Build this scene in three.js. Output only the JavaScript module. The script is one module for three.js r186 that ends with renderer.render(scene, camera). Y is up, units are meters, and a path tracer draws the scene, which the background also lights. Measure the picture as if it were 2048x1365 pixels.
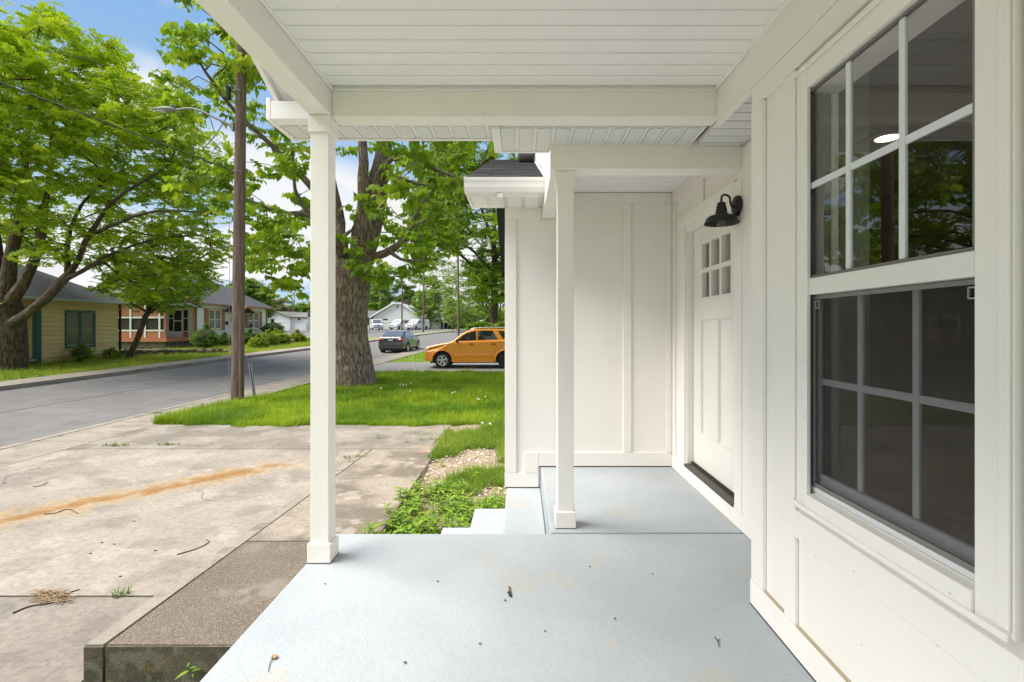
import * as THREE from 'three';
import { RoundedBoxGeometry } from 'three/addons/geometries/RoundedBoxGeometry.js';
import { mergeGeometries, toCreasedNormals } from 'three/addons/utils/BufferGeometryUtils.js';
import { RectAreaLightUniformsLib } from 'three/addons/lights/RectAreaLightUniformsLib.js';

// ---------------------------------------------------------------- camera, sky, sun, exposure
// y = 0 is the porch floor; "d" is the distance in front of the lens (z = -d)
const scene = new THREE.Scene();
const F = 985, CX = 1042, CY = 655, EYE = 1.27;
const camera = new THREE.PerspectiveCamera(2 * Math.atan(682.5 / F) * 180 / Math.PI, 2048 / 1365, 0.05, 1500);
camera.position.set(0, EYE, 0);
camera.setViewOffset(2048, 1365, -18, 27.5, 2048, 1365);
camera.lookAt(0, EYE, -10);
const renderer = new THREE.WebGLRenderer({ antialias: true });
renderer.toneMapping = THREE.LinearToneMapping;
renderer.toneMappingExposure = 1.65;
renderer.shadowMap.enabled = true;
renderer.setSize(1024, 682);

// seeded random and tileable noise
function rng(seed) { let a = seed >>> 0; return () => { a = (a + 0x6D2B79F5) | 0; let t = Math.imul(a ^ (a >>> 15), 1 | a); t = (t + Math.imul(t ^ (t >>> 7), 61 | t)) ^ t; return ((t ^ (t >>> 14)) >>> 0) / 4294967296; }; }
const hash = (x, y, s) => { let h = (Math.imul(x, 374761393) + Math.imul(y, 668265263) + Math.imul(s, 974634777)) | 0; h = Math.imul(h ^ (h >>> 13), 1274126177); h ^= h >>> 16; return (h >>> 0) / 4294967296; };
const mod = (a, n) => ((a % n) + n) % n;
function vnoise(x, y, per, s) {
  const xi = Math.floor(x), yi = Math.floor(y), fx = x - xi, fy = y - yi;
  const u = fx * fx * (3 - 2 * fx), v = fy * fy * (3 - 2 * fy);
  const x0 = mod(xi, per), x1 = mod(xi + 1, per), y0 = mod(yi, per), y1 = mod(yi + 1, per);
  const a = hash(x0, y0, s), b = hash(x1, y0, s), c = hash(x0, y1, s), e = hash(x1, y1, s);
  return a + (b - a) * u + (c - a) * v + (a - b - c + e) * u * v;
}
function fbm(x, y, per, oct, s, gain = 0.5) { let t = 0, k = 1, n = 0; for (let o = 0; o < oct; o++) { t += k * vnoise(x, y, per, s + o * 17); n += k; k *= gain; x *= 2; y *= 2; per *= 2; } return t / n; }
function worley(x, y, per, s) {                       // [distance to the nearest point, random of its cell]
  const xi = Math.floor(x), yi = Math.floor(y); let best = 9, id = 0;
  for (let j = -1; j <= 1; j++) for (let i = -1; i <= 1; i++) {
    const cx = mod(xi + i, per), cy = mod(yi + j, per), px = xi + i + hash(cx, cy, s), py = yi + j + hash(cx, cy, s + 5), q = (px - x) ** 2 + (py - y) ** 2;
    if (q < best) { best = q; id = hash(cx, cy, s + 9); }
  }
  return [Math.sqrt(best), id];
}
const clamp = (x, a = 0, b = 1) => Math.min(b, Math.max(a, x)), lerp = (a, b, t) => a + (b - a) * t, smooth = (a, b, x) => { const t = clamp((x - a) / (b - a)); return t * t * (3 - 2 * t); };
const mix3 = (a, b, t) => [lerp(a[0], b[0], t), lerp(a[1], b[1], t), lerp(a[2], b[2], t)];

// the sky: air and broken white cloud, as a light probe and backdrop
{
  const W = 1536, H = 768, data = new Float32Array(W * H * 4);
  for (let j = 0; j < H; j++) {
    const el = ((j + 0.5) / H - 0.5) * Math.PI, y = Math.sin(el), c = Math.cos(el);
    for (let i = 0; i < W; i++) {
      const az = ((i + 0.5) / W - 0.5) * 2 * Math.PI, x = Math.cos(az) * c, z = Math.sin(az) * c;
      const k = 1 / (Math.max(y, 0) + 0.38), qx = x * k * 1.9 + 40.35, qy = z * k * 1.9 + 43.1;
      const w1 = fbm(qx * 0.8, qy * 0.8, 256, 3, 4) - 0.5;
      let n = fbm(qx + w1 * 1.3, qy - w1 * 1.1, 256, 6, 11, 0.52);
      const cover = smooth(0.45, 0.62, n + 0.05 * smooth(0.35, 0.0, y)), thick = smooth(0.5, 0.72, n);
      const blue = mix3([0.33, 0.44, 0.56], [0.08, 0.22, 0.47], smooth(0.02, 0.75, y));
      const cloud = mix3([0.66, 0.645, 0.63], [0.48, 0.485, 0.495], thick * 0.85);
      let col = mix3(blue, cloud, cover * 0.93);
      if (y < 0) col = mix3(col, [0.25, 0.25, 0.22], smooth(0, -0.06, y));
      const o = (j * W + i) * 4; data[o] = col[0]; data[o + 1] = col[1]; data[o + 2] = col[2]; data[o + 3] = 1;
    }
  }
  const sky = new THREE.DataTexture(data, W, H, THREE.RGBAFormat, THREE.FloatType);
  sky.mapping = THREE.EquirectangularReflectionMapping; sky.magFilter = THREE.LinearFilter; sky.minFilter = THREE.LinearFilter; sky.needsUpdate = true;
  scene.background = sky; scene.environment = sky;
  scene.backgroundIntensity = 1; scene.environmentIntensity = 1;
}
const sun = new THREE.DirectionalLight(new THREE.Color(1.0, 0.935, 0.84), 5.0);
sun.position.set(-33, 45, -1); sun.target.position.set(0, 0, -8);
sun.castShadow = true; sun.shadow.radius = 90; sun.shadow.mapSize.set(4096, 4096);
Object.assign(sun.shadow.camera, { left: -60, right: 60, top: 60, bottom: -60, near: 1, far: 200 });
scene.add(sun, sun.target);
RectAreaLightUniformsLib.init();

// ---------------------------------------------------------------- helpers
const V = (x, y, d) => new THREE.Vector3(x, y, -d);
const px = (x, y, d) => V((x - CX) / F * d, EYE - (y - CY) / F * d, d);       // a photo pixel at distance d
const lin = (r, g, b) => new THREE.Color().setRGB(r, g, b);
const names = {};
function numbered(n) { const k = names[n] = (names[n] ?? -1) + 1; return k ? `${n}_${String(k).padStart(3, '0')}` : n; }
function uvm(g) {                                        // uv in metres, along the face's own axes
  const n = g.index ? g.toNonIndexed() : g, p = n.attributes.position, uv = new Float32Array(p.count * 2);
  const a = new THREE.Vector3(), b = new THREE.Vector3(), c = new THREE.Vector3();
  for (let i = 0; i < p.count; i += 3) {
    a.fromBufferAttribute(p, i); b.fromBufferAttribute(p, i + 1).sub(a); c.fromBufferAttribute(p, i + 2).sub(a); b.cross(c);
    const ax = Math.abs(b.x), ay = Math.abs(b.y), az = Math.abs(b.z);
    for (let k = i; k < i + 3; k++) {
      const x = p.getX(k), y = p.getY(k), z = p.getZ(k);
      if (ay >= ax && ay >= az) { uv[2 * k] = x; uv[2 * k + 1] = -z; } else if (ax >= az) { uv[2 * k] = -z; uv[2 * k + 1] = y; } else { uv[2 * k] = x; uv[2 * k + 1] = y; }
    }
  }
  n.setAttribute('uv', new THREE.BufferAttribute(uv, 2));
  return n;
}
function bx(x0, x1, y0, y1, d0, d1, r = 0) {             // a box between limits, edges rounded by r
  const w = x1 - x0, h = y1 - y0, e = d1 - d0;
  const g = r ? new RoundedBoxGeometry(w, h, e, 1, Math.min(r, w / 2.2, h / 2.2, e / 2.2)) : new THREE.BoxGeometry(w, h, e);
  g.translate((x0 + x1) / 2, (y0 + y1) / 2, -(d0 + d1) / 2);
  return uvm(g);
}
function prism(c, top, thick) {                          // four [x, d] corners, height function, thickness
  const t = c.map(([x, d]) => V(x, top(x, d), d)), b = t.map((v) => v.clone().setY(v.y - thick)), q = [];
  const quad = (a, e, f, h) => q.push(a, e, f, a, f, h);
  quad(t[0], t[1], t[2], t[3]);
  for (let i = 0; i < 4; i++) { const j = (i + 1) % 4; quad(t[i], b[i], b[j], t[j]); }
  const g = new THREE.BufferGeometry().setFromPoints(q);
  const area = (c[1][0] - c[0][0]) * (c[2][1] - c[0][1]) - (c[2][0] - c[0][0]) * (c[1][1] - c[0][1]);
  if (area < 0) { const p = g.attributes.position; for (let i = 0; i < p.count; i += 3) { const x = [p.getX(i + 1), p.getY(i + 1), p.getZ(i + 1)]; p.setXYZ(i + 1, p.getX(i + 2), p.getY(i + 2), p.getZ(i + 2)); p.setXYZ(i + 2, ...x); } }
  g.computeVertexNormals();
  return uvm(g);
}
function ribbon(xl, xr, y, d0, d1, nd, nx = 1) {         // a sheet between two x(d) curves
  const pos = [], uv = [], idx = [];
  for (let i = 0; i <= nd; i++) for (let j = 0; j <= nx; j++) {
    const d = lerp(d0, d1, i / nd), x = lerp(xl(d), xr(d), j / nx);
    pos.push(x, y(x, d), -d); uv.push(x, d);
    if (i < nd && j < nx) { const a = i * (nx + 1) + j, b = a + nx + 1; idx.push(a, a + 1, b, b, a + 1, b + 1); }
  }
  const g = new THREE.BufferGeometry(); g.setAttribute('position', new THREE.Float32BufferAttribute(pos, 3)); g.setAttribute('uv', new THREE.Float32BufferAttribute(uv, 2)); g.setIndex(idx); g.computeVertexNormals();
  return g;
}
function tubeR(pts, rad, sides = 7, cap = true) {        // a tube through points with a radius at each
  const pos = [], nor = [], uv = [], idx = [], t = new THREE.Vector3(), n = new THREE.Vector3(0.31, 0.2, 0.93).normalize(), b = new THREE.Vector3(); let run = 0;
  for (let i = 0; i < pts.length; i++) {
    t.subVectors(pts[Math.min(i + 1, pts.length - 1)], pts[Math.max(i - 1, 0)]).normalize();
    n.addScaledVector(t, -n.dot(t)); if (n.lengthSq() < 1e-4) n.set(t.y, -t.x, 0.01); n.normalize(); b.crossVectors(t, n);
    if (i) run += pts[i].distanceTo(pts[i - 1]);
    for (let k = 0; k <= sides; k++) {
      const a = k / sides * 2 * Math.PI, c = Math.cos(a), s = Math.sin(a), nx = n.x * c + b.x * s, ny = n.y * c + b.y * s, nz = n.z * c + b.z * s, r = rad[i];
      pos.push(pts[i].x + nx * r, pts[i].y + ny * r, pts[i].z + nz * r); nor.push(nx, ny, nz); uv.push(k / sides * 2 * Math.PI * Math.max(rad[0], 0.02), run);
      if (i && k < sides) { const q = i * (sides + 1) + k, p = q - sides - 1; idx.push(p, p + 1, q, q, p + 1, q + 1); }
    }
  }
  if (cap) for (const [i, s] of [[0, 1], [pts.length - 1, -1]]) { const o = pos.length / 3; pos.push(...pts[i].toArray()); nor.push(0, -s, 0); uv.push(0, 0); for (let k = 0; k < sides; k++) { const q = i * (sides + 1) + k; s > 0 ? idx.push(o, q + 1, q) : idx.push(o, q, q + 1); } }
  const g = new THREE.BufferGeometry(); g.setAttribute('position', new THREE.Float32BufferAttribute(pos, 3)); g.setAttribute('normal', new THREE.Float32BufferAttribute(nor, 3)); g.setAttribute('uv', new THREE.Float32BufferAttribute(uv, 2)); g.setIndex(idx);
  return g;
}
const merged = (list) => mergeGeometries(list.map((g) => (g.index ? g.toNonIndexed() : g)).map((g) => { for (const k of Object.keys(g.attributes)) if (!['position', 'normal', 'uv'].includes(k)) g.deleteAttribute(k); if (!g.attributes.uv) g.setAttribute('uv', new THREE.BufferAttribute(new Float32Array(g.attributes.position.count * 2), 2)); return g; }));
function mesh(name, geo, material, parent) {
  const m = new THREE.Mesh(Array.isArray(geo) ? merged(geo) : geo, material);
  m.name = name; m.castShadow = m.receiveShadow = true; (parent ?? scene).add(m);
  return m;
}
function tag(o, label, category, group, kind) { o.userData.label = label; if (category) o.userData.category = category; if (group) o.userData.group = group; if (kind) o.userData.kind = kind; return o; }
function thing(name, label, category, group) { const g = new THREE.Group(); g.name = numbered(name); scene.add(g); return tag(g, label, category, group); }
function single(name, geo, material, label, category, group) { return tag(mesh(numbered(name), geo, material), label, category, group); }
function rebase(g, p) { g.position.copy(p); for (const c of g.children) c.position.sub(p); return g; }   // parts were laid out in world metres: put the group at the thing's base
function rebaseMesh(m, p) { m.geometry.translate(-p.x, -p.y, -p.z); m.position.copy(p); return m; }
const struct = (name, geo, material) => { const m = mesh(numbered(name), geo, material); m.userData.kind = 'structure'; return m; };

// textures
function tex(w, h, fn, srgb = true) {
  const data = new Uint8Array(w * h * 4), enc = (c) => { c = clamp(c); return srgb ? (c <= 0.0031308 ? 12.92 * c : 1.055 * c ** (1 / 2.4) - 0.055) : c; };
  for (let j = 0; j < h; j++) for (let i = 0; i < w; i++) { const c = fn((i + 0.5) / w, (j + 0.5) / h), o = (j * w + i) * 4; for (let k = 0; k < 3; k++) data[o + k] = Math.round(255 * enc(typeof c === 'number' ? c : c[k])); data[o + 3] = typeof c === 'number' || c[3] === undefined ? 255 : Math.round(255 * c[3]); }
  const t = new THREE.DataTexture(data, w, h); t.wrapS = t.wrapT = THREE.RepeatWrapping; t.magFilter = THREE.LinearFilter; t.minFilter = THREE.LinearMipmapLinearFilter; t.generateMipmaps = true; if (srgb) t.colorSpace = THREE.SRGBColorSpace; t.needsUpdate = true;
  return t;
}
const rep = (t, x, y = x) => { const c = t.clone(); c.repeat.set(x, y); c.needsUpdate = true; return c; };
const std = (o) => new THREE.MeshStandardMaterial(o), phy = (o) => new THREE.MeshPhysicalMaterial(o);

const grainBump = tex(512, 512, (u, v) => 0.5 * fbm(u * 64, v * 64, 64, 4, 3) + 0.5 * fbm(u * 8, v * 8, 8, 3, 8), false);
const paintMap = tex(1024, 1024, (u, v) => {                        // old painted board: faint mottling, a few specks
  const n = fbm(u * 6, v * 6, 6, 5, 21), s = worley(u * 40, v * 40, 40, 5), k = 0.965 + 0.05 * n, dot = s[1] > 0.985 ? smooth(0.09, 0.04, s[0]) * 0.35 : 0;
  return [k * (1 - dot), k * (1 - dot * 1.05) * 0.998, k * (1 - dot * 1.2) * 0.99];
});
const pm = rep(paintMap, 0.5), gb = rep(grainBump, 3);
const M = {
  paint: std({ color: lin(0.88, 0.842, 0.795), roughness: 0.55, map: pm, bumpMap: gb, bumpScale: 0.0006 }),
  vinyl: std({ color: lin(0.895, 0.868, 0.88), roughness: 0.42, map: pm }),
  doorPaint: std({ color: lin(0.82, 0.80, 0.75), roughness: 0.35, map: pm }),
  sash: std({ color: lin(0.72, 0.74, 0.76), roughness: 0.4 }),
  screenFrame: std({ color: lin(0.20, 0.19, 0.18), roughness: 0.5 }),
  black: std({ color: lin(0.007, 0.007, 0.007), roughness: 0.55 }),
  dark: std({ color: lin(0.02, 0.02, 0.02), roughness: 0.8 }),
  bronze: std({ color: lin(0.085, 0.078, 0.066), roughness: 0.5, metalness: 0.3 }),
  glass: phy({ color: lin(1, 1, 1), transmission: 1, thickness: 0, roughness: 0.0, ior: 1.85, specularIntensity: 1 }),
  caulk: std({ color: lin(0.42, 0.36, 0.26), roughness: 0.9 }),
};
M.perf = std({ color: lin(0.80, 0.80, 0.79), roughness: 0.45, map: rep(tex(256, 256, (u, v) => { const a = u * 8, b = v * 8, r = Math.floor(b) & 1, x = mod(a + r * 0.5, 1) - 0.5, y = mod(b, 1) - 0.5; const k = lerp(0.13, 1, smooth(0.15, 0.24, Math.hypot(x, y))); return [k, k, k]; }), 1 / 0.064) });

// ground heights: the land climbs gently away from the porch
const gy = (d) => -0.82 + 0.0165 * Math.min(d, 112);
const bend = (d) => (d > 50 ? 0.0006 * (d - 50) ** 2 : 0);
const nearKerb = (d) => -8.45 + 0.045 * (d - 8) + bend(d), farKerb = (d) => -15.55 + 0.045 * (d - 14.6) + bend(d);
// ---------------------------------------------------------------- ground, street, pavements
const concTone = (n, m) => mix3(mix3([0.225, 0.197, 0.163], [0.325, 0.285, 0.237], n), [0.125, 0.107, 0.088], m);
const driveTex = tex(2048, 2048, (u, v) => {                         // x -7..1, d 0..10 : old concrete, broom streaks and an orange rust run
  const x = -7 + 8 * u, d = 10 * v, U = u * 0.8;
  const n = fbm(x * 1.5 + 40, d * 1.5 + 40, 256, 5, 31), st = fbm(x * 1.1 + d * 0.45 + 40, d * 2.6 - x * 0.5 + 60, 256, 5, 41);
  const fine = fbm(x * 34 + 300, d * 34 + 300, 4096, 3, 37), broom = vnoise(x * 12 + 300, d * 150 + 300, 4096, 39);
  let c = concTone(n * 0.55 + st * 0.55, smooth(0.50, 0.74, fbm(x * 2.4 + 43, d * 2.4 + 40, 256, 5, 51)) * 0.42);
  c = mix3(c, [0.41, 0.365, 0.31], smooth(0.56, 0.70, fbm(x * 3.1 + d * 0.8 + 50, d * 3.4 + 50, 256, 5, 61)) * 0.32);
  if (d > 7.4) c = mix3(c, [0.15, 0.13, 0.105], 0.6 * smooth(0.42, 0.6, fbm(x * 2 + 50, d * 2 + 50, 256, 5, 71)) * smooth(7.4, 8.4, d));
  const t = (d - 5.05) / (7.1 - 5.05), cx = -5.45 + 2.0 * t + 0.2 * (fbm(t * 3 + 20, 1.3, 64, 3, 9) - 0.5), across = Math.abs(x - cx) * 0.72, wob = fbm(x * 7 + 90, d * 7 + 90, 1024, 5, 81);
  const along = smooth(-1.4, -0.6, t) * smooth(1.14, 0.8, t + 0.3 * (wob - 0.5));
  c = mix3(c, [0.34, 0.235, 0.115], along * smooth(0.46, 0.0, across + (wob - 0.5) * 0.5) * 0.85);
  c = mix3(c, [0.235, 0.118, 0.034], along * smooth(0.21, -0.02, across + (wob - 0.5) * 0.34) * 0.92);
  const pit = worley(x * 26 + 400, d * 26 + 400, 8192, 3), dot = pit[1] > 0.93 ? smooth(0.2, 0.08, pit[0]) * 0.55 : 0;
  let k = (0.70 + 0.46 * fine + 0.16 * broom) * (1 - dot);
  const ck = Math.abs(vnoise(x * 0.9 + 50 + 0.25 * fbm(x * 4 + 9, d * 4 + 9, 256, 3, 95), d * 0.45 + 50, 256, 91) - 0.5); if (ck < 0.0028 && fbm(x * 0.7 + 20, d * 0.7 + 20, 256, 2, 93) > 0.52) k *= 0.5;
  return [c[0] * k, c[1] * k, c[2] * k];
});
driveTex.repeat.set(1 / 8, 1 / 10); driveTex.offset.set(7 / 8, 0);
const concMap = tex(1024, 1024, (u, v) => { const n = fbm(u * 8, v * 8, 8, 6, 101), f = fbm(u * 128, v * 128, 128, 2, 105), c = concTone(n, smooth(0.55, 0.8, fbm(u * 14, v * 14, 14, 4, 107)) * 0.6), k = 0.85 + 0.3 * f; return [c[0] * k, c[1] * k, c[2] * k]; });
const aggMap = tex(1024, 1024, (u, v) => {                           // exposed-aggregate concrete: small pebbles in grey-brown paste
  const w = worley(u * 150, v * 150, 150, 7), n = fbm(u * 5, v * 5, 5, 5, 111), p = smooth(0.55, 0.25, w[0]);
  let c = mix3([0.10, 0.079, 0.06], [0.165, 0.134, 0.104], n);
  c = mix3(c, mix3([0.10, 0.074, 0.053], [0.34, 0.295, 0.245], w[1] * w[1]), p * 0.75);
  return mix3(c, [0.27, 0.235, 0.195], smooth(0.62, 0.78, n) * 0.5);
});
const aggBump = tex(512, 512, (u, v) => 1 - worley(u * 75, v * 75, 75, 7)[0], false);
const roadMap = tex(1024, 1024, (u, v) => { const n = fbm(u * 5, v * 5, 5, 5, 121), s = hash(Math.floor(u * 1024), Math.floor(v * 1024), 4), k = (0.125 + 0.045 * n) * (0.8 + 0.4 * s), a = smooth(0.6, 0.75, fbm(u * 9, v * 9, 9, 4, 123)) * 0.12; const st = 0.9 + 0.2 * fbm(u * 30, v * 3, 30, 3, 127); return [k * st * (1.06 - a), k * st * (1.0 - a), k * st * (0.98 - a)]; });
const soilMap = tex(512, 512, (u, v) => { const n = fbm(u * 10, v * 10, 10, 5, 131), f = fbm(u * 90, v * 90, 90, 2, 133); const c = mix3([0.16, 0.11, 0.07], [0.36, 0.29, 0.215], n); return c.map((x) => x * (0.7 + 0.6 * f)); });
const turfMap = tex(1024, 1024, (u, v) => { const n = fbm(u * 12, v * 12, 12, 5, 141), f = fbm(u * 120, v * 120, 120, 2, 143), b = smooth(0.56, 0.72, fbm(u * 7, v * 7, 7, 4, 145)); const c = mix3(mix3([0.11, 0.19, 0.014], [0.20, 0.30, 0.02], n), [0.26, 0.22, 0.11], b * 0.4); return c.map((x) => x * (0.6 + 0.8 * f)); });
const gravelMap = tex(512, 512, (u, v) => { const w = worley(u * 110, v * 110, 110, 15), n = fbm(u * 8, v * 8, 8, 4, 151); const k = 0.17 + 0.22 * w[1] * smooth(0.7, 0.2, w[0]) + 0.07 * n; return [k, k * 0.97, k * 0.93]; });
const bumpFine = rep(grainBump, 2.5);
Object.assign(M, {
  drive: std({ map: driveTex, roughness: 0.92, bumpMap: bumpFine, bumpScale: 0.004 }),
  conc: std({ map: rep(concMap, 0.4), roughness: 0.92, bumpMap: bumpFine, bumpScale: 0.004 }),
  agg: std({ map: rep(aggMap, 0.7), roughness: 0.9, bumpMap: rep(aggBump, 1.4), bumpScale: 0.003 }),
  aggPale: std({ map: rep(tex(1024, 1024, (u, v) => { const n = fbm(u * 7, v * 7, 7, 6, 113), w = worley(u * 120, v * 120, 120, 9), k = 0.82 + 0.36 * fbm(u * 90, v * 90, 90, 3, 115); let c = mix3([0.155, 0.127, 0.10], [0.30, 0.258, 0.21], smooth(0.3, 0.65, n)); c = mix3(c, [0.14, 0.11, 0.085], smooth(0.5, 0.3, w[0]) * (w[1] > 0.7 ? 0.5 : 0)); c = mix3(c, [0.38, 0.34, 0.29], smooth(0.6, 0.74, fbm(u * 11, v * 11, 11, 5, 117)) * 0.6); return c.map((x) => x * k); }), 0.4), roughness: 0.92, bumpMap: rep(aggBump, 1.4), bumpScale: 0.003 }),
  road: std({ map: rep(roadMap, 0.33), roughness: 0.9, bumpMap: rep(grainBump, 4), bumpScale: 0.004 }),
  soil: std({ map: rep(soilMap, 0.8), roughness: 1, bumpMap: rep(grainBump, 1.5), bumpScale: 0.02 }),
  turf: std({ map: rep(turfMap, 0.3), roughness: 1, bumpMap: rep(grainBump, 1.5), bumpScale: 0.02 }),
  gravel: std({ map: rep(gravelMap, 0.5), roughness: 1, bumpMap: rep(aggBump, 1), bumpScale: 0.01 }),
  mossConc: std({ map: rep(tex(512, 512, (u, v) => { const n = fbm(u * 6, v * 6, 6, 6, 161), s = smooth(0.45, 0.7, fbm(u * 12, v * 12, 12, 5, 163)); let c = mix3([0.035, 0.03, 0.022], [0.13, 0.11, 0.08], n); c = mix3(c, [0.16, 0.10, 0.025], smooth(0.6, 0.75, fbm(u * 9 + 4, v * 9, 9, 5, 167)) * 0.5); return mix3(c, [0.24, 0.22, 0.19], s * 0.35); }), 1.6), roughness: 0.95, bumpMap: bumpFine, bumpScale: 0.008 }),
});
M.driveOld = M.drive.clone(); M.driveOld.color = lin(0.80, 0.80, 0.82); M.driveFar = M.drive.clone(); M.driveFar.color = lin(0.9, 0.9, 0.9);     // slabs cast at different times
struct('ground', (() => { const g = ribbon(() => -700, () => 700, (x, d) => gy(d) - 0.32, -120, 900, 102, 20); return g; })(), M.turf);
struct('street', ribbon(farKerb, nearKerb, (x, d) => gy(d) - 0.05, -40, 150, 95, 4), M.road);
struct('road_seam', [ribbon((d) => nearKerb(d) - 3.55 + 0.03 * Math.sin(d), (d) => nearKerb(d) - 3.52 + 0.03 * Math.sin(d), (x, d) => gy(d) - 0.046, -6, 60, 66, 1), ribbon((d) => farKerb(d) + 1.0, (d) => nearKerb(d) - 0.5, (x, d) => gy(d) - 0.0455, 17.4, 17.43, 1, 6)], std({ color: lin(0.035, 0.033, 0.033), roughness: 0.8 }));
struct('lawn', ribbon((d) => nearKerb(d) + 0.9, () => 60, (x, d) => gy(d) - 0.03 + 0.02 * (fbm(x * 0.9 + 90, d * 0.9 + 90, 256, 3, 7) - 0.5), 9.72, 150, 140, 40), M.turf);
struct('bare_soil', ribbon(() => -1.75, () => 1.0, (x, d) => gy(d) + 0.0 + 0.05 * (fbm(x * 3 + 40, d * 3 + 40, 256, 3, 17) - 0.5), 2.5, 9.72, 40, 16), M.soil);
struct('yard', ribbon(() => -90, (d) => farKerb(d) - 1.35, (x, d) => gy(d) + 0.03 + 0.03 * (fbm(x * 0.7 + 90, d * 0.7 + 90, 256, 3, 9) - 0.5), -40, 56, 70, 40), M.turf);
struct('parking_lot', ribbon(() => -75, (d) => farKerb(d) - 2.6, (x, d) => gy(d) + 0.02, 56, 104, 10, 2), M.road);
struct('verge', ribbon((d) => farKerb(d) - 2.6, (d) => farKerb(d) - 1.35, (x, d) => gy(d) + 0.03, 56, 150, 20, 1), M.turf);
struct('gravel_driveway', ribbon((d) => nearKerb(d) + 0.95, () => 9, (x, d) => gy(d) - 0.012, 19.5, 24.0, 6, 4), M.gravel);

{ // pavement slabs along both kerbs
  const near = new THREE.Group(); near.name = 'sidewalk'; near.userData.kind = 'structure'; scene.add(near);
  for (let d = -6; d < 70; d += 1.6) { const e = d + 1.585, a = 0.17, b = 1.16; mesh('slab', prism([[nearKerb(d) + a, d], [nearKerb(d) + b, d], [nearKerb(e) + b, e], [nearKerb(e) + a, e]], (x, q) => gy(q) + 0.008, 0.2), M.conc, near); }
  for (let d = -6; d < 70; d += 3.2) { const e = d + 3.18; mesh('kerb', prism([[nearKerb(d), d], [nearKerb(d) + 0.155, d], [nearKerb(e) + 0.155, e], [nearKerb(e), e]], (x, q) => gy(q) + 0.014, 0.2), M.conc, near); }
  const far = new THREE.Group(); far.name = 'sidewalk_001'; far.userData.kind = 'structure'; scene.add(far);
  for (let d = 6; d < 110; d += 1.6) { const e = d + 1.585; mesh('slab', prism([[farKerb(d) - 1.36, d], [farKerb(d) - 0.17, d], [farKerb(e) - 0.17, e], [farKerb(e) - 1.36, e]], (x, q) => gy(q) + 0.075, 0.2), M.conc, far); }
  for (let d = 6; d < 110; d += 3.2) { const e = d + 3.19; mesh('kerb', prism([[farKerb(d) - 0.155, d], [farKerb(d), d], [farKerb(e), e], [farKerb(e) - 0.155, e]], (x, q) => gy(q) + 0.085, 0.2), M.conc, far); }
}
{ // the concrete forecourt: big slabs with open joints
  const g = new THREE.Group(); g.name = 'driveway'; g.userData.kind = 'structure'; scene.add(g);
  const edge = (d) => nearKerb(d) + 1.17, cuts = [-6, -0.4, 3.7, 7.9, 9.74];
  for (let i = 0; i < 4; i++) { const a = cuts[i] + 0.012, b = cuts[i + 1] - 0.012, r = i === 3 ? [-1.5, -1.38] : [-2.53, -2.53];
    mesh('slab', prism([[edge(a), a], [r[0], a], [r[1], b], [edge(b), b]], (x, q) => gy(q) + 0.006, 0.18), i === 1 ? M.driveOld : i === 3 ? M.driveFar : M.drive, g); }
  const w = new THREE.Group(); w.name = 'walkway'; w.userData.kind = 'structure'; scene.add(w);
  const top = (x, q) => -0.56 - 0.0245 * (q - 2.84);
  mesh('kerb', prism([[-2.515, 2.84], [-2.41, 2.84], [-2.39, 7.88], [-2.51, 7.88]], top, 0.32), M.conc, w);
  mesh('slab', prism([[-2.388, 2.84], [-1.16, 2.84], [-1.16, 4.28], [-2.388, 4.28]], top, 0.32), M.agg, w);
  mesh('slab', prism([[-2.388, 4.3], [-1.28, 4.3], [-1.34, 7.88], [-2.372, 7.88]], top, 0.32), M.aggPale, w);
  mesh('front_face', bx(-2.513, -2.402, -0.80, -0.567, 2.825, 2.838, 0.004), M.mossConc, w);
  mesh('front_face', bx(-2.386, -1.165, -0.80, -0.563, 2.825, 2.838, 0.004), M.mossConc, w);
}
// ---------------------------------------------------------------- the porch house
const house = thing('porch_house', 'white board and batten house with a covered porch and blue-grey painted slab', 'house');
const floorMap = tex(1024, 1024, (u, v) => {                         // pale blue-grey floor paint over rough concrete: chips, pits, faint brown scuffs
  const n = fbm(u * 7, v * 7, 7, 5, 171), w = worley(u * 70, v * 70, 70, 25), dot = w[1] > 0.945 ? smooth(0.14, 0.05, w[0]) * (0.25 + 0.5 * hash(Math.floor(w[1] * 99991), 1, 2)) : 0;
  const br = smooth(0.66, 0.8, fbm(u * 9, v * 9, 9, 5, 173)) * 0.35, f = 0.95 + 0.1 * fbm(u * 130, v * 130, 130, 2, 175);
  let c = mix3([0.325, 0.358, 0.384], [0.38, 0.412, 0.436], n); c = mix3(c, [0.42, 0.37, 0.29], br); c = mix3(c, [0.10, 0.10, 0.095], dot);
  return c.map((x) => x * f);
});
const floorBump = tex(1024, 1024, (u, v) => { const w = worley(u * 120, v * 120, 120, 27); return 0.55 * fbm(u * 60, v * 60, 60, 4, 181) + (w[1] > 0.8 ? 0.45 * smooth(0.2, 0.5, w[0]) : 0.45); }, false);
M.floor = std({ map: rep(floorMap, 0.62), roughness: 0.62, bumpMap: rep(floorBump, 0.8), bumpScale: 0.0016 });
const HX = 1.058, DX = 1.372, ED = 4.47, RE = 3.03;     // window wall, door wall, end wall, rear edge of the porch slab
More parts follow.
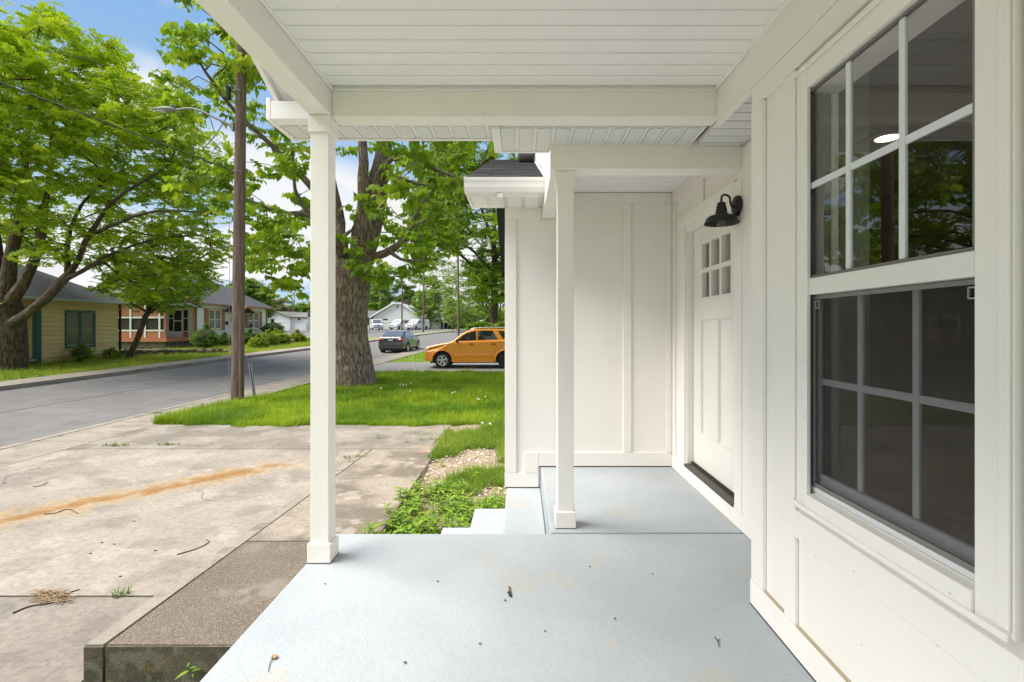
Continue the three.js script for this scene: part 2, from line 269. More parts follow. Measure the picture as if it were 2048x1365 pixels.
{ const sh = new THREE.Shape([[-1.155, -2.2], [HX + 0.01, -2.2], [HX + 0.01, 2.26], [DX + 0.01, 2.26], [DX + 0.01, RE], [-1.155, RE]].map(([x, y]) => new THREE.Vector2(x, y))), g = new THREE.ExtrudeGeometry(sh, { depth: 0.984, bevelEnabled: true, bevelSize: 0.008, bevelOffset: -0.008, bevelThickness: 0.008, bevelSegments: 2 }); g.rotateX(-Math.PI / 2); g.translate(0, -0.992, 0); mesh('porch_slab', uvm(g), M.floor, house); }
mesh('landing_slab', bx(0.18, DX + 0.01, -1.0, 0.003, RE + 0.014, ED, 0.012), M.floor, house);
for (const [x0, x1, y] of [[-0.13, 0.178, -0.187], [-0.42, -0.132, -0.373], [-0.71, -0.422, -0.545]]) mesh('step', bx(x0, x1, -1.0, y, RE + 0.014, ED, 0.014), M.floor, house);

function post(x0, x1, d0, d1, y0, y1, base, capH) {
  const p = mesh('porch_post', bx(x0, x1, y0, y1, d0, d1, 0.004), M.paint, house), o = 0.013;
  mesh('base_block', bx(x0 - o, x1 + o, y0 + 0.002, y0 + base, d0 - o, d1 + o, 0.004), M.paint, p);
  mesh('collar', bx(x0 - o * 0.7, x1 + o * 0.7, y1 - capH, y1 - 0.001, d0 - o * 0.7, d1 + o * 0.7, 0.003), M.paint, p);
  mesh('caulk_line', bx(x0 - o - 0.001, x1 + o + 0.001, y0, y0 + 0.004, d0 - o - 0.001, d1 + o + 0.001), M.dark, p);
  return p;
}
post(-1.137, -1.037, 2.655, 2.755, 0, 2.414, 0.105, 0.092);
post(0.231, 0.333, 3.105, 3.21, 0.003, 2.256, 0.105, 0.095);
post(-1.137, -1.037, -2.0, -1.9, 0, 2.414, 0.105, 0.092);

// beams and ceiling
const CE = 2.565;
mesh('beam', bx(-1.142, -1.028, 2.414, 2.75, -2.2, 2.79, 0.003), M.paint, house);
mesh('beam', bx(-1.027, 1.085, 2.4145, 2.75, 2.675, 2.80, 0.003), M.paint, house);
mesh('header', bx(1.062, 1.085, 2.362, 2.75, 2.27, 2.674, 0.003), M.paint, house);
{
  const c = mesh('ceiling', bx(-1.027, 1.06, CE + 0.03, CE + 0.06, -2.2, 2.674), M.vinyl, house);
  const prof = new THREE.Shape([[0, 0.022], [0, 0.003], [0.003, 0], [0.090, 0], [0.0935, 0.0045], [0.1015, 0.0045], [0.1045, 0.009], [0.1046, 0.022]].map(([a, b]) => new THREE.Vector2(a, b)));
  const pg = new THREE.ExtrudeGeometry(prof, { depth: 2.066, bevelEnabled: false }); pg.rotateY(Math.PI / 2); // along +x, profile runs in -z
  const geo = uvm(pg);
  for (let k = 0; k < 46; k++) { const m = mesh('panel', geo, M.vinyl, c); m.position.set(-1.016, CE, -(2.645 - 0.105 * k - 0.105)); }
  const tr = (g) => mesh('trim', g, M.vinyl, c);
  tr(bx(-1.0265, -1.012, CE - 0.012, CE + 0.029, -2.2, 2.673, 0.002)); tr(bx(-1.011, 1.044, CE - 0.012, CE + 0.029, 2.658, 2.673, 0.002)); tr(bx(1.045, 1.0595, CE - 0.012, CE + 0.029, -2.2, 2.673, 0.002));
}
// ventilated soffits
function soffit(x0, x1, d0, d1, y, along) {
  const s = mesh('soffit', bx(x0, x1, y + 0.0065, y + 0.03, d0, d1), M.vinyl, house);
  const p = 0.107, n = Math.ceil(((along === 'd' ? x1 - x0 : d1 - d0)) / p);
  for (let k = 0; k < n; k++) {
    if (along === 'd') { const a = x0 + k * p, b = Math.min(a + 0.080, x1); if (b - a > 0.01) mesh('panel', bx(a, b, y - 0.003, y + 0.006, d0 + 0.004, d1 - 0.006, 0.002), M.perf, s); if (a + 0.104 < x1) mesh('rib', bx(a + 0.087, a + 0.100, y + 0.001, y + 0.006, d0 + 0.004, d1 - 0.006, 0.002), M.vinyl, s); }
    else { const a = d0 + k * p, b = Math.min(a + 0.080, d1); if (b - a > 0.01) mesh('panel', bx(x0 + 0.004, x1 - 0.004, y - 0.003, y + 0.006, a, b, 0.002), M.perf, s); if (a + 0.104 < d1) mesh('rib', bx(x0 + 0.004, x1 - 0.004, y + 0.001, y + 0.006, a + 0.087, a + 0.1, 0.004), M.vinyl, s); }
  }
  return s;
}
soffit(-1.36, -0.14, 2.805, 2.985, 2.418, 'd');
{ const s = soffit(-0.118, 1.06, 2.805, 3.165, 2.405, 'd'); mesh('trim', bx(-0.17, -0.12, 2.398, 2.52, 2.805, 3.19, 0.003), M.vinyl, s); mesh('trim', bx(-0.119, 0.185, 2.398, 2.52, 3.168, 3.19, 0.003), M.vinyl, s); }
soffit(1.09, DX + 0.02, 2.27, 3.055, 2.400, 'x');
mesh('fascia', bx(-1.40, -0.172, 2.408, 2.53, 2.988, 3.012, 0.004), M.vinyl, house);
mesh('fascia', bx(-1.40, -1.375, 2.408, 2.53, 2.70, 2.987, 0.004), M.vinyl, house);
mesh('cornice_return', bx(-1.374, -1.144, 2.414, 2.512, 2.70, 2.79, 0.003), M.vinyl, house);
mesh('cornice_return', bx(-1.374, -1.144, 2.432, 2.512, 2.791, 2.985), M.vinyl, house);
{ // porch roof, its street gable and the sloping rake soffit
  const slope = 0.48, ridgeD = 0.45, y0 = 2.53, yR = y0 + slope * (3.0 - ridgeD), slab = (name, mat, x0, x1, off, th, parent) => {
    const g = []; for (const s of [1, -1]) { const e = s > 0 ? 3.02 : ridgeD - (3.02 - ridgeD), a = [V(x0, y0 + off, e), V(x1, y0 + off, e), V(x1, yR + off, ridgeD), V(x0, yR + off, ridgeD)], b = a.map((v) => v.clone().setY(v.y + th)), q = []; const quad = (i, j, k, l) => q.push(i, j, k, i, k, l);
      quad(a[3], a[2], a[1], a[0]); quad(...b); for (let i = 0; i < 4; i++) { const j = (i + 1) % 4; quad(a[i], a[j], b[j], b[i]); } const h = new THREE.BufferGeometry().setFromPoints(q); h.computeVertexNormals(); g.push(uvm(h)); }
    return mesh(name, g, mat, parent ?? house); };
  M.shingle = [0.012, 0.02, 0.032].map((k) => std({ color: lin(k, k * 0.98, k * 1.04), roughness: 0.95, bumpMap: rep(grainBump, 8), bumpScale: 0.004 }));
  slab('roof', M.shingle[1], -1.42, 3.2, 0.03, 0.02);
  slab('roof_deck', M.paint, -1.143, 3.2, -0.0, 0.026);
  const rs = slab('rake_soffit', M.vinyl, -1.392, -1.144, 0.002, 0.02);
  for (let k = 1; k < 9; k++) { const d = 3.0 - k * 0.28, y = y0 + slope * (3.02 - d); mesh('rib', bx(-1.37, -1.15, y - 0.010, y + 0.003, d, d + 0.02, 0.003), M.vinyl, rs); }
  slab('rake_board', M.vinyl, -1.418, -1.394, -0.05, 0.076);
}
function extX(pts, x0, x1) { const g = new THREE.ExtrudeGeometry(new THREE.Shape(pts.map(([a, b]) => new THREE.Vector2(a, b))), { depth: x1 - x0, bevelEnabled: false }); g.rotateY(Math.PI / 2); g.translate(x0, 0, 0); return uvm(g); }        // [d, y] outline
function extZ(pts, d0, d1) { const g = new THREE.ExtrudeGeometry(new THREE.Shape(pts.map(([a, b]) => new THREE.Vector2(a, b))), { depth: d1 - d0, bevelEnabled: false }); g.translate(0, 0, -d1); return uvm(g); }                         // [x, y] outline
mesh('gable_wall', extX([[-1.88, 2.752], [2.70, 2.752], [2.64, 2.70 - 0.01], [0.45, 3.74], [-1.75, 2.70]].slice(0).filter((p, i) => i !== 2 && i !== 4), -1.14, -1.06), M.paint, house);

{ // window wall
  const w = mesh('wall', [
    bx(HX + 0.018, HX + 0.13, -0.4, 2.75, 1.842, 2.262), bx(HX + 0.018, HX + 0.13, -0.4, 2.75, -3.0, 1.14),
    bx(HX + 0.018, HX + 0.13, -0.4, 0.665, 1.14, 1.842), bx(HX + 0.018, HX + 0.13, 2.145, 2.75, 1.14, 1.842),
    bx(HX + 0.132, DX + 0.15, -0.4, 2.75, 2.15, 2.262),
  ], M.paint, house);
  const b = (n, x0, y0, y1, d0, d1) => mesh(n, bx(x0, HX + 0.0175, y0, y1, d0, d1, 0.003), M.paint, w);
  b('corner_board', HX, 0.117, 2.269, 2.155, 2.264);
  b('skirting', HX - 0.004, 0.004, 0.115, -2.2, 2.266);
  b('frieze', HX - 0.002, 2.365, CE + 0.03, -2.2, 2.268);
  b('frieze_board', HX + 0.002, 2.271, 2.363, -2.2, 2.264);
  b('batten', HX + 0.002, 0.117, 2.269, 1.905, 1.985);
  b('batten', HX + 0.002, 0.117, 2.269, 0.98, 1.035);
  b('batten', HX, 0.117, 2.269, 0.3, 0.4); b('batten', HX, 0.117, 2.269, -0.6, -0.5);
  b('apron_board', HX + 0.001, 0.46, 0.565, 1.037, 1.903);
  mesh('caulk_line', [bx(HX + 0.001, HX + 0.017, 0.1155, 0.1166, 1.06, 1.90), bx(HX + 0.001, HX + 0.017, 0.1155, 0.1166, 1.99, 2.15)], M.caulk, w);
  mesh('floor_joint', bx(HX - 0.0052, HX + 0.01, -0.001, 0.0035, -2.2, 2.267), M.dark, w);

  const win = new THREE.Group(); win.name = 'window'; house.add(win);
  const c = (n, ...a) => mesh(n, bx(...a, 0.004), M.paint, win);
  const X0 = HX - 0.012;
  c('casing', X0, HX + 0.0045, 0.60, 2.235, 1.803, 1.840); c('casing', X0, HX + 0.0172, 0.60, 2.235, 1.8405, 1.895); c('casing', X0, HX + 0.0172, 0.60, 2.235, 1.045, 1.137);
  c('casing', X0 + 0.001, HX + 0.0172, 2.147, 2.2345, 1.1375, 1.8025);
  c('casing_bead', X0 - 0.010, X0 - 0.0005, 0.62, 2.215, 1.868, 1.893); c('casing_bead', X0 - 0.010, X0 - 0.0005, 0.62, 2.215, 1.047, 1.072); c('casing_bead', X0 - 0.010, X0, 2.2155, 2.234, 1.05, 1.892);
  c('sill', X0 - 0.008, HX + 0.0172, 0.60, 0.662, 1.1375, 1.8025); c('sill_nose', X0 - 0.016, X0 - 0.0085, 0.598, 0.616, 1.045, 1.895);
  const s = (n, x0, x1, y0, y1, d0, d1, m = M.sash) => mesh(n, bx(x0, x1, y0, y1, d0, d1, 0.003), m, win);
  // jamb track, upper sash, meeting rail, lower sash
  s('track', HX + 0.018, HX + 0.10, 0.666, 0.684, 1.141, 1.84); s('track', HX + 0.019, HX + 0.10, 0.685, 2.143, 1.836, 1.8418, M.screenFrame); s('track', HX + 0.018, HX + 0.10, 0.685, 2.143, 1.141, 1.152);
  const UX = HX + 0.0135, LX = HX + 0.052;
  const rails = (x, y0, y1, st, nm, m) => { s(nm, x - 0.009, x + 0.009, y0, y0 + st, 1.152, 1.835, m); s(nm, x - 0.009, x + 0.009, y1 - st * 0.6, y1, 1.152, 1.835, m); s(nm, x - 0.0091, x + 0.0091, y0 + st, y1 - st * 0.6, 1.822, 1.835, m); s(nm, x - 0.0091, x + 0.0091, y0 + st, y1 - st * 0.6, 1.152, 1.160, m); };
  rails(UX, 1.45, 2.143, 0.010, 'sash_rail', M.screenFrame); rails(LX, 0.69, 1.41, 0.04, 'sash_rail', M.sash);
  mesh('meeting_rail', bx(HX - 0.006, HX + 0.09, 1.388, 1.449, 1.1415, 1.8015, 0.004), M.doorPaint, win);
  for (const [x, y0, y1, ym, w2] of [[UX, 1.461, 2.135, 1.79, 0.011], [LX, 0.735, 1.386, 1.07, 0.011]]) {
    for (const d of [1.606, 1.379]) mesh('muntin', bx(x - 0.0055, x + 0.0055, y0, y1, d - w2, d + w2, 0.002), M.sash, win);
    for (const [a, e] of [[1.161, 1.3675], [1.3905, 1.5945], [1.6175, 1.821]]) mesh('muntin', bx(x - 0.005, x + 0.005, ym - 0.0115, ym + 0.0115, a, e, 0.002), M.sash, win);
    const cols = [[1.160, 1.379], [1.379, 1.606], [1.606, 1.822]], rows = [[y0 - 0.003, ym], [ym, y1 + 0.003]];
    for (const [a, e] of cols) for (const [r0, r1] of rows) { const g = new THREE.PlaneGeometry(e - a - 0.0004, r1 - r0 - 0.0004); g.rotateY(-Math.PI / 2); const p = mesh('pane', g, M.glass, win); p.position.set(x + 0.0005, (r0 + r1) / 2, -(a + e) / 2); }
  }
  const weave = tex(128, 128, (u, v) => { const a = Math.min(mod(u * 32, 1), mod(v * 32, 1)); const o = a < 0.30 ? 0.74 : 0.34; return [o, o, o]; }, false);
  M.screen = std({ color: lin(0.034, 0.031, 0.028), roughness: 0.85, transparent: true, opacity: 1, alphaMap: rep(weave, 1 / 0.05), side: THREE.DoubleSide });
  const sg = new THREE.PlaneGeometry(0.66, 0.69); sg.rotateY(-Math.PI / 2); sg.translate(HX + 0.022, 1.04, -1.48); const sc = mesh('insect_screen', uvm(sg), M.screen, win);
  for (const a of [[1.146, 1.820, 0.686, 0.700], [1.146, 1.820, 1.372, 1.386], [1.806, 1.820, 0.701, 1.371], [1.146, 1.156, 0.701, 1.371]]) mesh('frame', bx(HX + 0.019, HX + 0.030, a[2], a[3], a[0], a[1], 0.002), M.screenFrame, sc);
  for (const d of [1.785, 1.172]) mesh('clip', [bx(HX + 0.015, HX + 0.019, 1.338, 1.366, d - 0.011, d - 0.008), bx(HX + 0.015, HX + 0.019, 1.338, 1.366, d + 0.008, d + 0.011), bx(HX + 0.015, HX + 0.019, 1.363, 1.367, d - 0.0078, d + 0.0078), bx(HX + 0.015, HX + 0.019, 1.337, 1.341, d - 0.0078, d + 0.0078)], std({ color: lin(0.30, 0.30, 0.30), roughness: 0.5 }), sc);
}
{ // the room behind the window
  const room = new THREE.Group(); room.name = 'room'; house.add(room);
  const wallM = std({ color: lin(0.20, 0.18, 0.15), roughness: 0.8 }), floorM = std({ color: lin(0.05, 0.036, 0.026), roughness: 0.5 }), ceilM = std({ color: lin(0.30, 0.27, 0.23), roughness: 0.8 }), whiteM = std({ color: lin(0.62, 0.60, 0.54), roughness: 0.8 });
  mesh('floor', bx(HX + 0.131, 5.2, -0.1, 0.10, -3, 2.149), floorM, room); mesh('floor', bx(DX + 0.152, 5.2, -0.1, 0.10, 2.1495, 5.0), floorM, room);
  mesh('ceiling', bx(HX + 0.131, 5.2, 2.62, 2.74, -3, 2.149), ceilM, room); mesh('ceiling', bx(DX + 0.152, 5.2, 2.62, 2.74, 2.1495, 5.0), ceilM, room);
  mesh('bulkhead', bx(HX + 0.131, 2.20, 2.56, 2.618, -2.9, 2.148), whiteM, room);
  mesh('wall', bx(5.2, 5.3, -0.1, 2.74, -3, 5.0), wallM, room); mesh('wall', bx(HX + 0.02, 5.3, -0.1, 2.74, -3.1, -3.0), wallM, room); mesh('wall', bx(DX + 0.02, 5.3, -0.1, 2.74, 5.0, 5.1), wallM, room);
  const dl = new THREE.Group(); dl.name = 'ceiling_light'; tag(dl, 'round lit recessed downlight in the ceiling of the room behind the window', 'light'); scene.add(dl); dl.position.copy(V(2.60, 2.618, 3.49));
  const ring = new THREE.TorusGeometry(0.082, 0.010, 6, 28); ring.rotateX(Math.PI / 2); mesh('trim_ring', ring, M.vinyl, dl);
  const disc = new THREE.CylinderGeometry(0.078, 0.078, 0.006, 28); disc.translate(0, -0.005, 0); mesh('lamp', disc, std({ color: lin(0.8, 0.8, 0.8), emissive: lin(1.0, 0.86, 0.66), emissiveIntensity: 3 }), dl);
  const pl = new THREE.SpotLight(lin(1, 0.84, 0.62), 3, 0, 1.1, 0.6, 2); pl.position.set(0, -0.02, 0); pl.target.position.set(0, -2, 0); dl.add(pl.target); pl.castShadow = true; dl.add(pl);
}
{ // door wall with the entrance door
  const dw = mesh('wall', [bx(DX + 0.018, DX + 0.15, -0.4, 2.75, 4.15, 4.6), bx(DX + 0.018, DX + 0.15, -0.4, 2.75, 2.263, 3.165), bx(DX + 0.018, DX + 0.15, -0.4, 0.112, 3.165, 4.15), bx(DX + 0.018, DX + 0.15, 2.10, 2.75, 3.165, 4.15)], M.paint, house);
  const b = (n, x0, y0, y1, d0, d1, m = M.paint) => mesh(n, bx(x0, DX + 0.0175, y0, y1, d0, d1, 0.003), m, dw);
  b('skirting', DX - 0.004, 0.004, 0.110, 2.265, 4.469); b('door_casing', DX - 0.002, 0.130, 2.20, 4.135, 4.235); b('door_casing', DX - 0.002, 0.130, 2.20, 3.06, 3.165);
  b('door_casing', DX - 0.003, 2.101, 2.2195, 3.166, 4.134); b('corner_board', DX, 0.112, 2.39, 4.40, 4.468); b('batten', DX, 2.222, 2.39, 3.72, 3.79);
  b('frieze', DX - 0.002, 2.392, 2.495, 3.06, 4.468); b('batten', DX + 0.001, 0.112, 2.39, 2.30, 2.40); b('batten', DX + 0.001, 0.112, 2.39, 2.93, 3.058);
  b('apron_board', DX - 0.002, 0.005 + 0.107, 0.129, 3.06, 4.235);
  mesh('caulk_line', bx(DX - 0.005, DX + 0.01, 0.001, 0.0045, 2.27, 4.46), M.caulk, dw);
  mesh('jamb', [bx(DX + 0.018, DX + 0.12, 0.131, 2.10, 4.115, 4.149), bx(DX + 0.018, DX + 0.12, 0.131, 2.10, 3.166, 3.20), bx(DX + 0.018, DX + 0.12, 2.066, 2.0995, 3.2005, 4.1145)], M.paint, dw);
  mesh('threshold', bx(DX - 0.014, DX + 0.11, 0.1125, 0.134, 3.17, 4.11, 0.004), M.bronze, dw);
  mesh('weather_strip', bx(DX + 0.050, DX + 0.066, 0.1345, 0.152, 3.205, 4.11, 0.002), M.dark, dw);
  const door = new THREE.Group(); door.name = 'door'; house.add(door);
  const D0 = 3.205, D1 = 4.108, x = DX + 0.068, y0 = 0.15, y1 = 2.063, f = (n, a, e, r0, r1, xo = 0, m = M.doorPaint, r = 0.003) => mesh(n, bx(x + xo, x + 0.045, r0, r1, a, e, r), m, door);
  const L0 = D0 + 0.165, L1 = D1 - 0.165, w0 = 1.49, w1 = 1.945, pw = (L1 - L0) / 3;   // glazed opening
  f('stile', D0, L0 - 0.0005, y0, y1); f('stile', L1 + 0.0005, D1, y0, y1); f('rail', L0, L1, w1, y1); f('rail', L0, L1, 1.33, w0); f('rail', L0, L1, y0, 0.42);
  const mid = (L0 + L1) / 2; f('mullion', mid - 0.055, mid + 0.055, 0.4205, 1.3295);
  for (const [a, e] of [[L0, mid - 0.0555], [mid + 0.0555, L1]]) { f('panel', a, e, 0.4205, 1.3295, 0.014); const bead = 0.012; for (const q of [[a, a + bead, 0.4205, 1.3295], [e - bead, e, 0.4205, 1.3295], [a + bead, e - bead, 0.4205, 0.4325], [a + bead, e - bead, 1.3175, 1.3295]]) mesh('panel_bead', bx(x + 0.006, x + 0.0138, q[2], q[3], q[0], q[1], 0.003), M.doorPaint, door); }
  mesh('dentil_shelf', bx(x - 0.012, x - 0.0005, w1 + 0.012, w1 + 0.026, L0 - 0.03, L1 + 0.03, 0.003), M.doorPaint, door);
  const doorGlass = std({ color: lin(0.10, 0.095, 0.08), roughness: 0.05 });
  for (let c = 0; c < 3; c++) for (let r = 0; r < 2; r++) {
    const a = L0 + c * pw, h = (w1 - w0) / 2, q = w0 + r * h, m = 0.017;
    const pane = new THREE.PlaneGeometry(pw - 2 * m, h - 2 * m); pane.rotateY(-Math.PI / 2); const p = mesh('pane', pane, M.glass, door); p.position.set(x + 0.02, q + h / 2, -(a + pw / 2));
    for (const z of [[a, a + m, q, q + h], [a + pw - m, a + pw, q, q + h], [a + m, a + pw - m, q, q + m], [a + m, a + pw - m, q + h - m, q + h]]) mesh('glazing_bar', bx(x + 0.001, x + 0.04, z[2], z[3], z[0], z[1], 0.003), M.doorPaint, door);
  }
  // pleated curtain behind the door glass
  const cp = []; for (let k = 0; k <= 72; k++) { const t = k / 72; cp.push([L0 + t * (L1 - L0), 0.012 * Math.sin(t * 60) + 0.006 * Math.sin(t * 23)]); }
  const cg = new THREE.BufferGeometry(), pos = []; for (let k = 0; k < 72; k++) { const [a, o] = cp[k], [e, q] = cp[k + 1], A = V(x + 0.075 + o, w0, a), B = V(x + 0.075 + q, w0, e), C = V(x + 0.075 + q, w1, e), D = V(x + 0.075 + o, w1, a); for (const v of [A, B, C, A, C, D]) pos.push(v.x, v.y, v.z); }
  cg.setAttribute('position', new THREE.Float32BufferAttribute(pos, 3)); cg.computeVertexNormals(); mesh('curtain', cg, std({ color: lin(0.42, 0.37, 0.30), roughness: 0.95, side: THREE.DoubleSide }), door);
}
{ // end wall of the alcove and the front corner of the end block
  const ew = mesh('wall', [bx(-0.125, 0.30, -0.9, 2.43, ED + 0.018, ED + 0.12), bx(0.301, DX + 0.15, -0.9, 2.54, ED + 0.018, ED + 0.12), bx(-0.127, -0.02, -0.9, 2.43, ED + 0.121, 11.1)], M.paint, house);
  const b = (n, x0, x1, y0, y1) => mesh(n, bx(x0, x1, y0, y1, ED, ED + 0.0175, 0.003), M.paint, ew);
  b('corner_board', -0.146, -0.042, -0.052, 2.245); b('batten', 0.93, 1.002, 0.134, 2.398); b('corner_board', 1.325, 1.371, 0.134, 2.398);
  b('skirting', 0.162, 1.37, 0.008, 0.132); b('skirting', 0.03, 0.160, -0.052, 0.132); b('skirting', -0.148, 0.160, -0.182, -0.0535);
  b('frieze', 0.305, 1.37, 2.40, 2.493); b('frieze', -0.146, 0.19, 2.247, 2.36);
  mesh('caulk_line', bx(0.165, 1.36, 0.002, 0.0075, ED - 0.001, ED + 0.016), M.dark, ew); mesh('caulk_line', bx(-0.147, 0.162, -0.187, -0.1825, ED + 0.001, ED + 0.016), M.dark, ew);
  mesh('corner_board', bx(-0.146, -0.1275, -0.18, 2.36, ED + 0.0177, ED + 0.10, 0.003), M.paint, ew);
  // alcove beams and ceiling
  mesh('beam', bx(0.19, DX + 0.017, 2.256, 2.54, 3.06, 3.21, 0.003), M.paint, house);
  mesh('beam', bx(0.191, 0.304, 2.2575, 2.72, 3.211, ED - 0.001, 0.003), M.paint, house);
  const c = mesh('ceiling', bx(0.305, DX + 0.017, 2.515, 2.54, 3.062, ED + 0.017), M.vinyl, house);
  for (let d = 3.22; d < ED - 0.02; d += 0.105) mesh('panel', bx(0.306, DX + 0.016, 2.495, 2.5145, d, Math.min(d + 0.098, ED - 0.002), 0.005), M.vinyl, c);
  mesh('ceiling', bx(0.19, DX + 0.15, 2.541, 2.56, 3.19, 5.1), M.vinyl, house);
}
{ // the end block's eave: gutter, soffit, shingled slope and the lapped wall above it
  const gp = [[3.93, 2.47], [3.935, 2.45], [3.95, 2.435], [3.955, 2.40], [3.985, 2.365], [4.045, 2.36], [4.045, 2.47], [4.04, 2.47], [4.04, 2.366], [3.99, 2.371], [3.962, 2.402], [3.957, 2.437], [3.942, 2.453], [3.937, 2.47]];
  const gu = mesh('gutter', extX(gp, -0.45, 0.186), M.vinyl, house);
  mesh('end_cap', extX([[3.929, 2.472], [3.934, 2.449], [3.949, 2.434], [3.954, 2.399], [3.984, 2.364], [4.046, 2.358], [4.046, 2.472]], -0.458, -0.4505), M.vinyl, gu); mesh('end_cap', extX([[3.929, 2.472], [3.934, 2.449], [3.949, 2.434], [3.954, 2.399], [3.984, 2.364], [4.046, 2.358], [4.046, 2.472]], 0.1862, 0.1902), M.vinyl, gu);
  const oc = new THREE.CylinderGeometry(0.024, 0.024, 0.036, 18); oc.translate((1000 - CX) / F * 4.0, 2.341, -4.01); mesh('outlet', oc, M.vinyl, gu);
  mesh('fascia', bx(-0.44, 0.189, 2.345, 2.47, 4.047, 4.065, 0.003), M.vinyl, house);
  const s = mesh('soffit', bx(-0.43, 0.189, 2.365, 2.38, 4.066, ED + 0.05), M.vinyl, house);
  for (let x = -0.42; x < 0.17; x += 0.15) mesh('panel', bx(x, Math.min(x + 0.125, 0.187), 2.352, 2.3648, 4.068, ED - 0.002, 0.004), M.vinyl, s);
  for (let x = -0.42; x < 0.05; x += 0.15) mesh('rib', bx(x + 0.131, x + 0.143, 2.354, 2.3648, 4.068, ED - 0.002, 0.004), M.vinyl, s);
  mesh('fascia', bx(-0.452, -0.432, 2.352, 2.47, 4.047, ED + 0.05, 0.003), M.vinyl, house);
  const sl = 0.378, roof = mesh('roof', extX([[3.99, 2.462], [7.8, 2.462 + 3.81 * sl], [11.6, 2.462], [11.6, 2.44], [7.8, 2.435 + 3.81 * sl], [3.99, 2.44]], -0.448, 0.2), M.shingle[0], house), r = rng(77);
  const nrow = 29, sg = [0.19, 0.26, 0.33].map((w) => { const g = new RoundedBoxGeometry(w - 0.006, 0.009, 0.16, 1, 0.002); g.rotateX(Math.atan(sl) - 0.028); return uvm(g); });
  for (let k = 0; k < nrow; k++) { const d = 4.02 + k * 0.1305; let x = -0.455; while (x < 0.20) { const v = Math.floor(r() * 3), w = [0.19, 0.26, 0.33][v]; const m = mesh('shingle', sg[v], M.shingle[Math.floor(r() * 3)], roof); m.position.set(x + w / 2, 2.462 + (d - 3.99) * sl + 0.020 + r() * 0.005, -d); x += w; } }
  const lw = mesh('wall', extX([[3.2, 2.55], [4.1, 2.55], [7.8, 3.96], [7.8, 4.4], [3.2, 4.4]], 0.206, 0.3), M.paint, house);
  for (let y = 2.60, k = 0; y < 3.9; y += 0.105, k++) { const d1 = Math.min(7.7, 4.0 + (y - 2.5) / sl), g = bx(0, 0.012, 0, 0.112, 3.2, Math.max(d1, 4.0)); g.rotateZ(0.07); const m = mesh('lap_board', g, M.vinyl, lw); m.position.set(0.196, y, 0); }
  mesh('corner_flashing', extX([[4.0, 2.475], [7.7, 2.475 + 3.7 * sl], [7.7, 2.52 + 3.7 * sl], [4.0, 2.52]], 0.186, 0.1915), M.vinyl, house);
  mesh('rake_return', [bx(-0.02, 0.185, 3.62, 3.80, 6.6, 7.0), bx(-0.04, -0.021, 3.60, 3.85, 6.55, 7.05)], M.vinyl, house);
  // body of the house, so that no sky shows inside
  mesh('wall', [bx(0.30, 5.3, 2.76, 2.80, -3, 3.19), bx(5.302, 5.4, -0.9, 3.6, -3, 11.2), bx(-0.02, 5.3, -0.9, 2.43, 11.1, 11.2)], M.paint, house);
}
rebase(house, V(0.1, 0, 2.0));

{ // gooseneck barn lamp beside the door
  const lamp = thing('wall_lamp', 'black gooseneck barn lamp with a clear bulb on the white wall beside the door', 'lamp');
  const D = 3.10, cx = 1.262;
  const plate = new THREE.LatheGeometry([[0, 0], [0.055, 0], [0.0635, 0.004], [0.0635, 0.014], [0.058, 0.022], [0.02, 0.026], [0, 0.027]].map(([a, b]) => new THREE.Vector2(a, b)), 36); plate.rotateZ(Math.PI / 2); plate.translate(DX - 0.002, 2.035, -D); mesh('wall_plate', plate, M.black, lamp);
  const crv = new THREE.CatmullRomCurve3([[DX - 0.02, 2.03], [DX - 0.045, 2.032], [DX - 0.053, 2.06], [1.312, 2.092], [1.285, 2.105], [1.268, 2.098], [cx, 2.075], [cx, 2.05]].map(([x, y]) => V(x, y, D)));
  mesh('arm', new THREE.TubeGeometry(crv, 40, 0.0068, 10), M.black, lamp);
  const sh = [[0.010, 0.145], [0.020, 0.142], [0.026, 0.132], [0.026, 0.118], [0.031, 0.113], [0.031, 0.098], [0.034, 0.094], [0.034, 0.078], [0.040, 0.068], [0.048, 0.062], [0.072, 0.056], [0.088, 0.044], [0.097, 0.022], [0.104, 0.010], [0.104, 0.006], [0.100, 0.008], [0.094, 0.020], [0.085, 0.041], [0.07, 0.052], [0.045, 0.058], [0.02, 0.060]].map(([a, b]) => new THREE.Vector2(a, b));
  const shade = new THREE.LatheGeometry(sh, 48); shade.translate(cx, 1.915, -D); mesh('shade', shade, M.black, lamp);
  const bu = new THREE.LatheGeometry([[0.013, 0.07], [0.014, 0.055], [0.022, 0.042], [0.031, 0.022], [0.031, 0.008], [0.022, -0.008], [0.010, -0.013], [0.0001, -0.014]].map(([a, b]) => new THREE.Vector2(a, b)), 28); bu.translate(cx, 1.915, -D); const bulb = mesh('bulb', bu, phy({ color: lin(1, 1, 1), transmission: 1, roughness: 0.02, thickness: 0, ior: 1.5 }), lamp);
  const fil = []; for (let k = 0; k < 5; k++) { const a = k / 5 * 6.28; fil.push(tubeR([V(cx + 0.006 * Math.cos(a), 1.965, D + 0.006 * Math.sin(a)), V(cx + 0.014 * Math.cos(a + 0.5), 1.92, D + 0.014 * Math.sin(a + 0.5))], [0.0012, 0.0012], 5)); } mesh('filament', fil, std({ color: lin(0.5, 0.25, 0.12), roughness: 0.4, metalness: 0.6 }), bulb);
  rebase(lamp, V(DX, 2.035, D));
}
